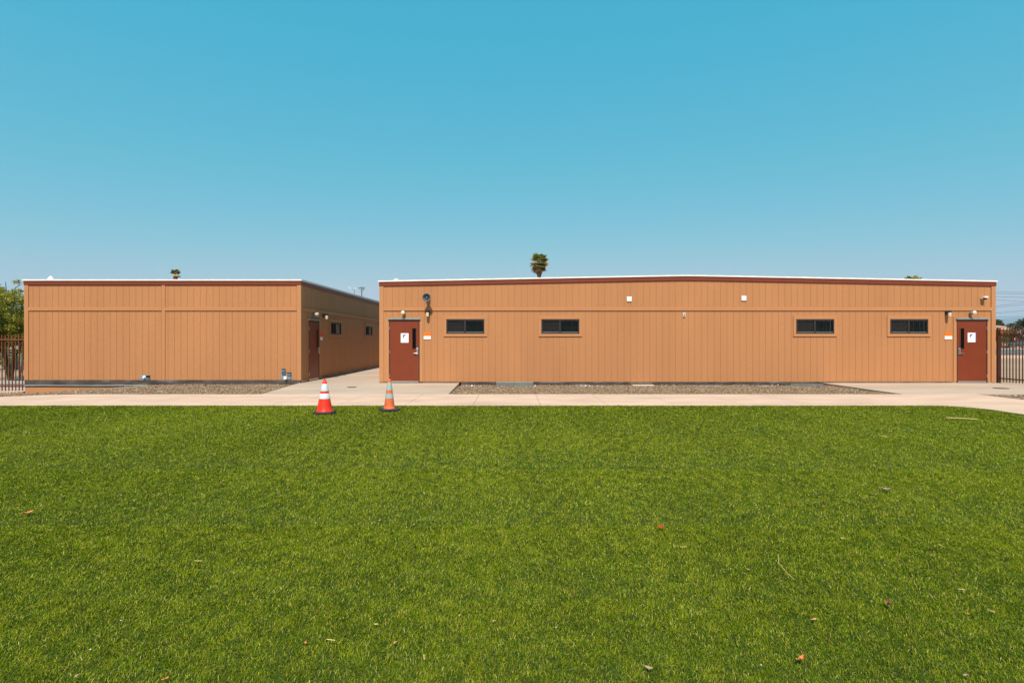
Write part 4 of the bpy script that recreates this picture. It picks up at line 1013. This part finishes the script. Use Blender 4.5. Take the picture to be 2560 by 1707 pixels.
# ------------------------------------------------------------------ far hills
hx = np.linspace(4200, 9800, 70); Hv = []; ny = 14; HYd = 7000.
def hill_h(x, f):
    pxl = x/HYd*F+1280
    base = 250*math.exp(-((pxl-2508)/26)**2) + 150*math.exp(-((pxl-2560)/40)**2) + 190*math.exp(-((pxl-2380)/70)**2) + 120*math.exp(-((pxl-2700)/90)**2) + 60*math.exp(-((pxl-2900)/120)**2)
    return base*math.sin(math.pi*f)**1.0*(1+.08*math.sin(x*.02+f*9)+.06*math.sin(x*.047-f*17))
for i, x in enumerate(hx):
    for j in range(ny+1): f = j/ny; Hv.append((x, HYd+(f-.5)*2400, hill_h(x, f)-3))
struct(MB().add(Hv, [(i*(ny+1)+j, (i+1)*(ny+1)+j, (i+1)*(ny+1)+j+1, i*(ny+1)+j+1) for i in range(len(hx)-1) for j in range(ny)]).build('hills', M_HILL, None, True))

# ------------------------------------------------------------------ litter on the turf
M_LIT = {'tan': mat('dry_leaf', (.55, .30, .13), .8, var=.2, vs_=30), 'orange': mat('orange_leaf', (.60, .20, .06), .7, var=.2, vs_=30), 'red': mat('red_petal', (.55, .02, .012), .5, var=.1),
         'pale': mat('pale_dry_leaf', (.36, .25, .165), .8, var=.15, vs_=30), 'brown': mat('brown_leaf', (.22, .08, .045), .8, var=.2), 'white': mat('white_chip', (.55, .58, .58), .6, var=.05),
         'straw': mat('straw', (.62, .45, .18), .7, var=.1), 'dark': mat('dark_chip', (.10, .07, .10), .6, var=.1)}
def on_turf(px, py): x, y = G(px, py+ .012*F/ max(2., G(px, py)[1])); return x, y, .012+gz(x, y)
def leaf(px, py, ln, col, label, group=None, curl=.5, rz=None):
    x, y, z = on_turf(px, py); a = random.uniform(0, 6.28) if rz is None else rz
    MM = Matrix.Translation((x, y, z)) @ Matrix.Rotation(a, 4, 'Z'); B = MB(MM); n = 6; vs_ = []
    for i in range(n+1):
        t_ = i/n; wv = ln*.28*math.sin(math.pi*min(1, .08+t_*.92))**.8
        for s_ in (-1, 0, 1): vs_.append(((t_-.5)*ln, s_*wv, curl*ln*(.5*(t_-.5)**2*2+.35*abs(s_)*.6)))
    B.add(vs_, [(i*3+j, (i+1)*3+j, (i+1)*3+j+1, i*3+j+1) for i in range(n) for j in range(2)])
    B.tube([(-ln*.5, 0, curl*ln*.25), (-ln*.75, .01, curl*ln*.3)], .0016, 4)
    o = B.build('fallen_leaf', M_LIT[col], None, True, (x, y, z)); return tag(o, label, 'leaf', group)
def chip(px, py, s, label, group, col='white'):
    x, y, z = on_turf(px, py); B = MB(); bm = bmesh.new(); bmesh.ops.create_icosphere(bm, subdivisions=1, radius=s)
    bm.verts.index_update()
    B.add([(x+v_.co.x*random.uniform(.7, 1.2), y+v_.co.y*random.uniform(.7, 1.2), z+v_.co.z*.6) for v_ in bm.verts], [[v_.index for v_ in f_.verts] for f_ in bm.faces]); bm.free()
    o = B.build('pebble' if col == 'white' else 'dark_chip', M_LIT[col], None, False, (x, y, z)); return tag(o, label, 'pebble', group)
def twig(pts, r_, label, group=None):
    P_ = [on_turf(*q) for q in pts]; P_ = [(a, b, c_+.008) for a, b, c_ in P_]
    o = MB().tube(P_, r_, 5).build('twig', M_LIT['straw'], None, False, P_[0]); return tag(o, label, 'twig', group)
leaf(70, 1282, .075, 'orange', 'orange brown dry leaf on the turf near the left edge of the photo')
leaf(1653, 1319, .06, 'red', 'bright red petal lying on the middle of the turf', rz=1.9)
leaf(1510, 1023, .07, 'red', 'small dark red petal near the far edge of the turf')
leaf(2216, 1224, .085, 'pale', 'large curled pale leaf on the right part of the turf', curl=.6, rz=-.5)
leaf(2222, 1512, .05, 'brown', 'dark brown curled leaf near the lower right of the turf', curl=1.1, rz=1.2)
leaf(2036, 1548, .028, 'tan', 'small tan leaf between the dark brown leaf and the curved orange leaf')
leaf(2003, 1650, .040, 'orange', 'curved orange leaf close to the camera at lower right', curl=1.2, rz=.6)
leaf(1623, 1670, .036, 'pale', 'pale shrivelled leaf at the bottom of the turf right of centre', rz=-.4)
leaf(189, 1691, .022, 'pale', 'pale curled leaf at the bottom left of the turf')
leaf(2412, 1688, .020, 'pale', 'tiny pale leaf in the bottom right corner of the turf')
tiny = [(311,1094),(269,1044),(556,1202),(205,1370),(416,1695),(941,1156),(1058,1372),(939,1560),(986,1607),(764,1607),(1148,1539),(1233,1552),(1326,1046),(1401,1067),(1871,1423),(2058,1266),(2188,1165),(2031,1082),(1990,1053),(2493,1036),(2421,1534),(1763,1195),(780,1127),(950,1300),(700,1240),(300,1030),(125,1325),(2105,1345),(1600,1210),(2195,1050)]
for i, (px, py) in enumerate(tiny):
    leaf(px, py, .019*max(1, G(px, py)[1]/3.4)**.75*random.uniform(.8, 1.2), random.choice(['tan', 'orange', 'tan', 'straw']), 'tiny tan or orange leaf fragment scattered on the turf', 'tiny leaf fragments on the turf')
chips = [(73,1081),(303,1237),(302,1550),(605,1215),(796,1107),(701,1125),(789,1306),(1390,1567),(1890,1262),(1903,1661),(2375,1066),(226,1622),(1035,1310),(2278,1076),(1670,1191),(1497,1216),(520,1065)]
for px, py in chips: chip(px, py, .0042*max(1, G(px, py)[1]/3)**.6, 'tiny white stone chip on the turf', 'white stone chips on the turf')
chip(1254, 1015.8, .035, 'dark purple lump at the far turf edge below the gravel bed', None, 'dark')
twig([(2366, 1045), (2400, 1046), (2443, 1049)], .008, 'long straight straw coloured twig near the right far edge of the turf')
twig([(1945, 1388), (1947, 1410), (1962, 1428), (1985, 1451)], .0017, 'bent thin straw twig on the turf right of the red petal')
for a, b in (((486,1404),(506,1404.5)),((817,1601),(838,1604)),((1700,1369),(1717,1369)),((2469,1526),(2485,1533)),((2395,1475),(2411,1476)),((2345,1362),(2358,1368)),((2203,1091),(2219,1093)),((1059,1640),(1061,1652))):
    twig([a, b], .0022 if a[1] > 1200 else .004, 'short thin straw piece on the turf', 'short straw pieces on the turf')

# ------------------------------------------------------------------ air
m = bpy.data.materials.new('haze_air'); m.use_nodes = True; t = m.node_tree; t.nodes.clear()
pv = t.nodes.new('ShaderNodeVolumePrincipled'); pv.inputs['Color'].default_value = (.55, .80, 1, 1); pv.inputs['Density'].default_value = 1.3e-4
oo = t.nodes.new('ShaderNodeOutputMaterial'); t.links.new(pv.outputs[0], oo.inputs['Volume'])
stuff(MB().box(-9100, 9100, -3100, 9100, -1.6, 300).build('haze', m))
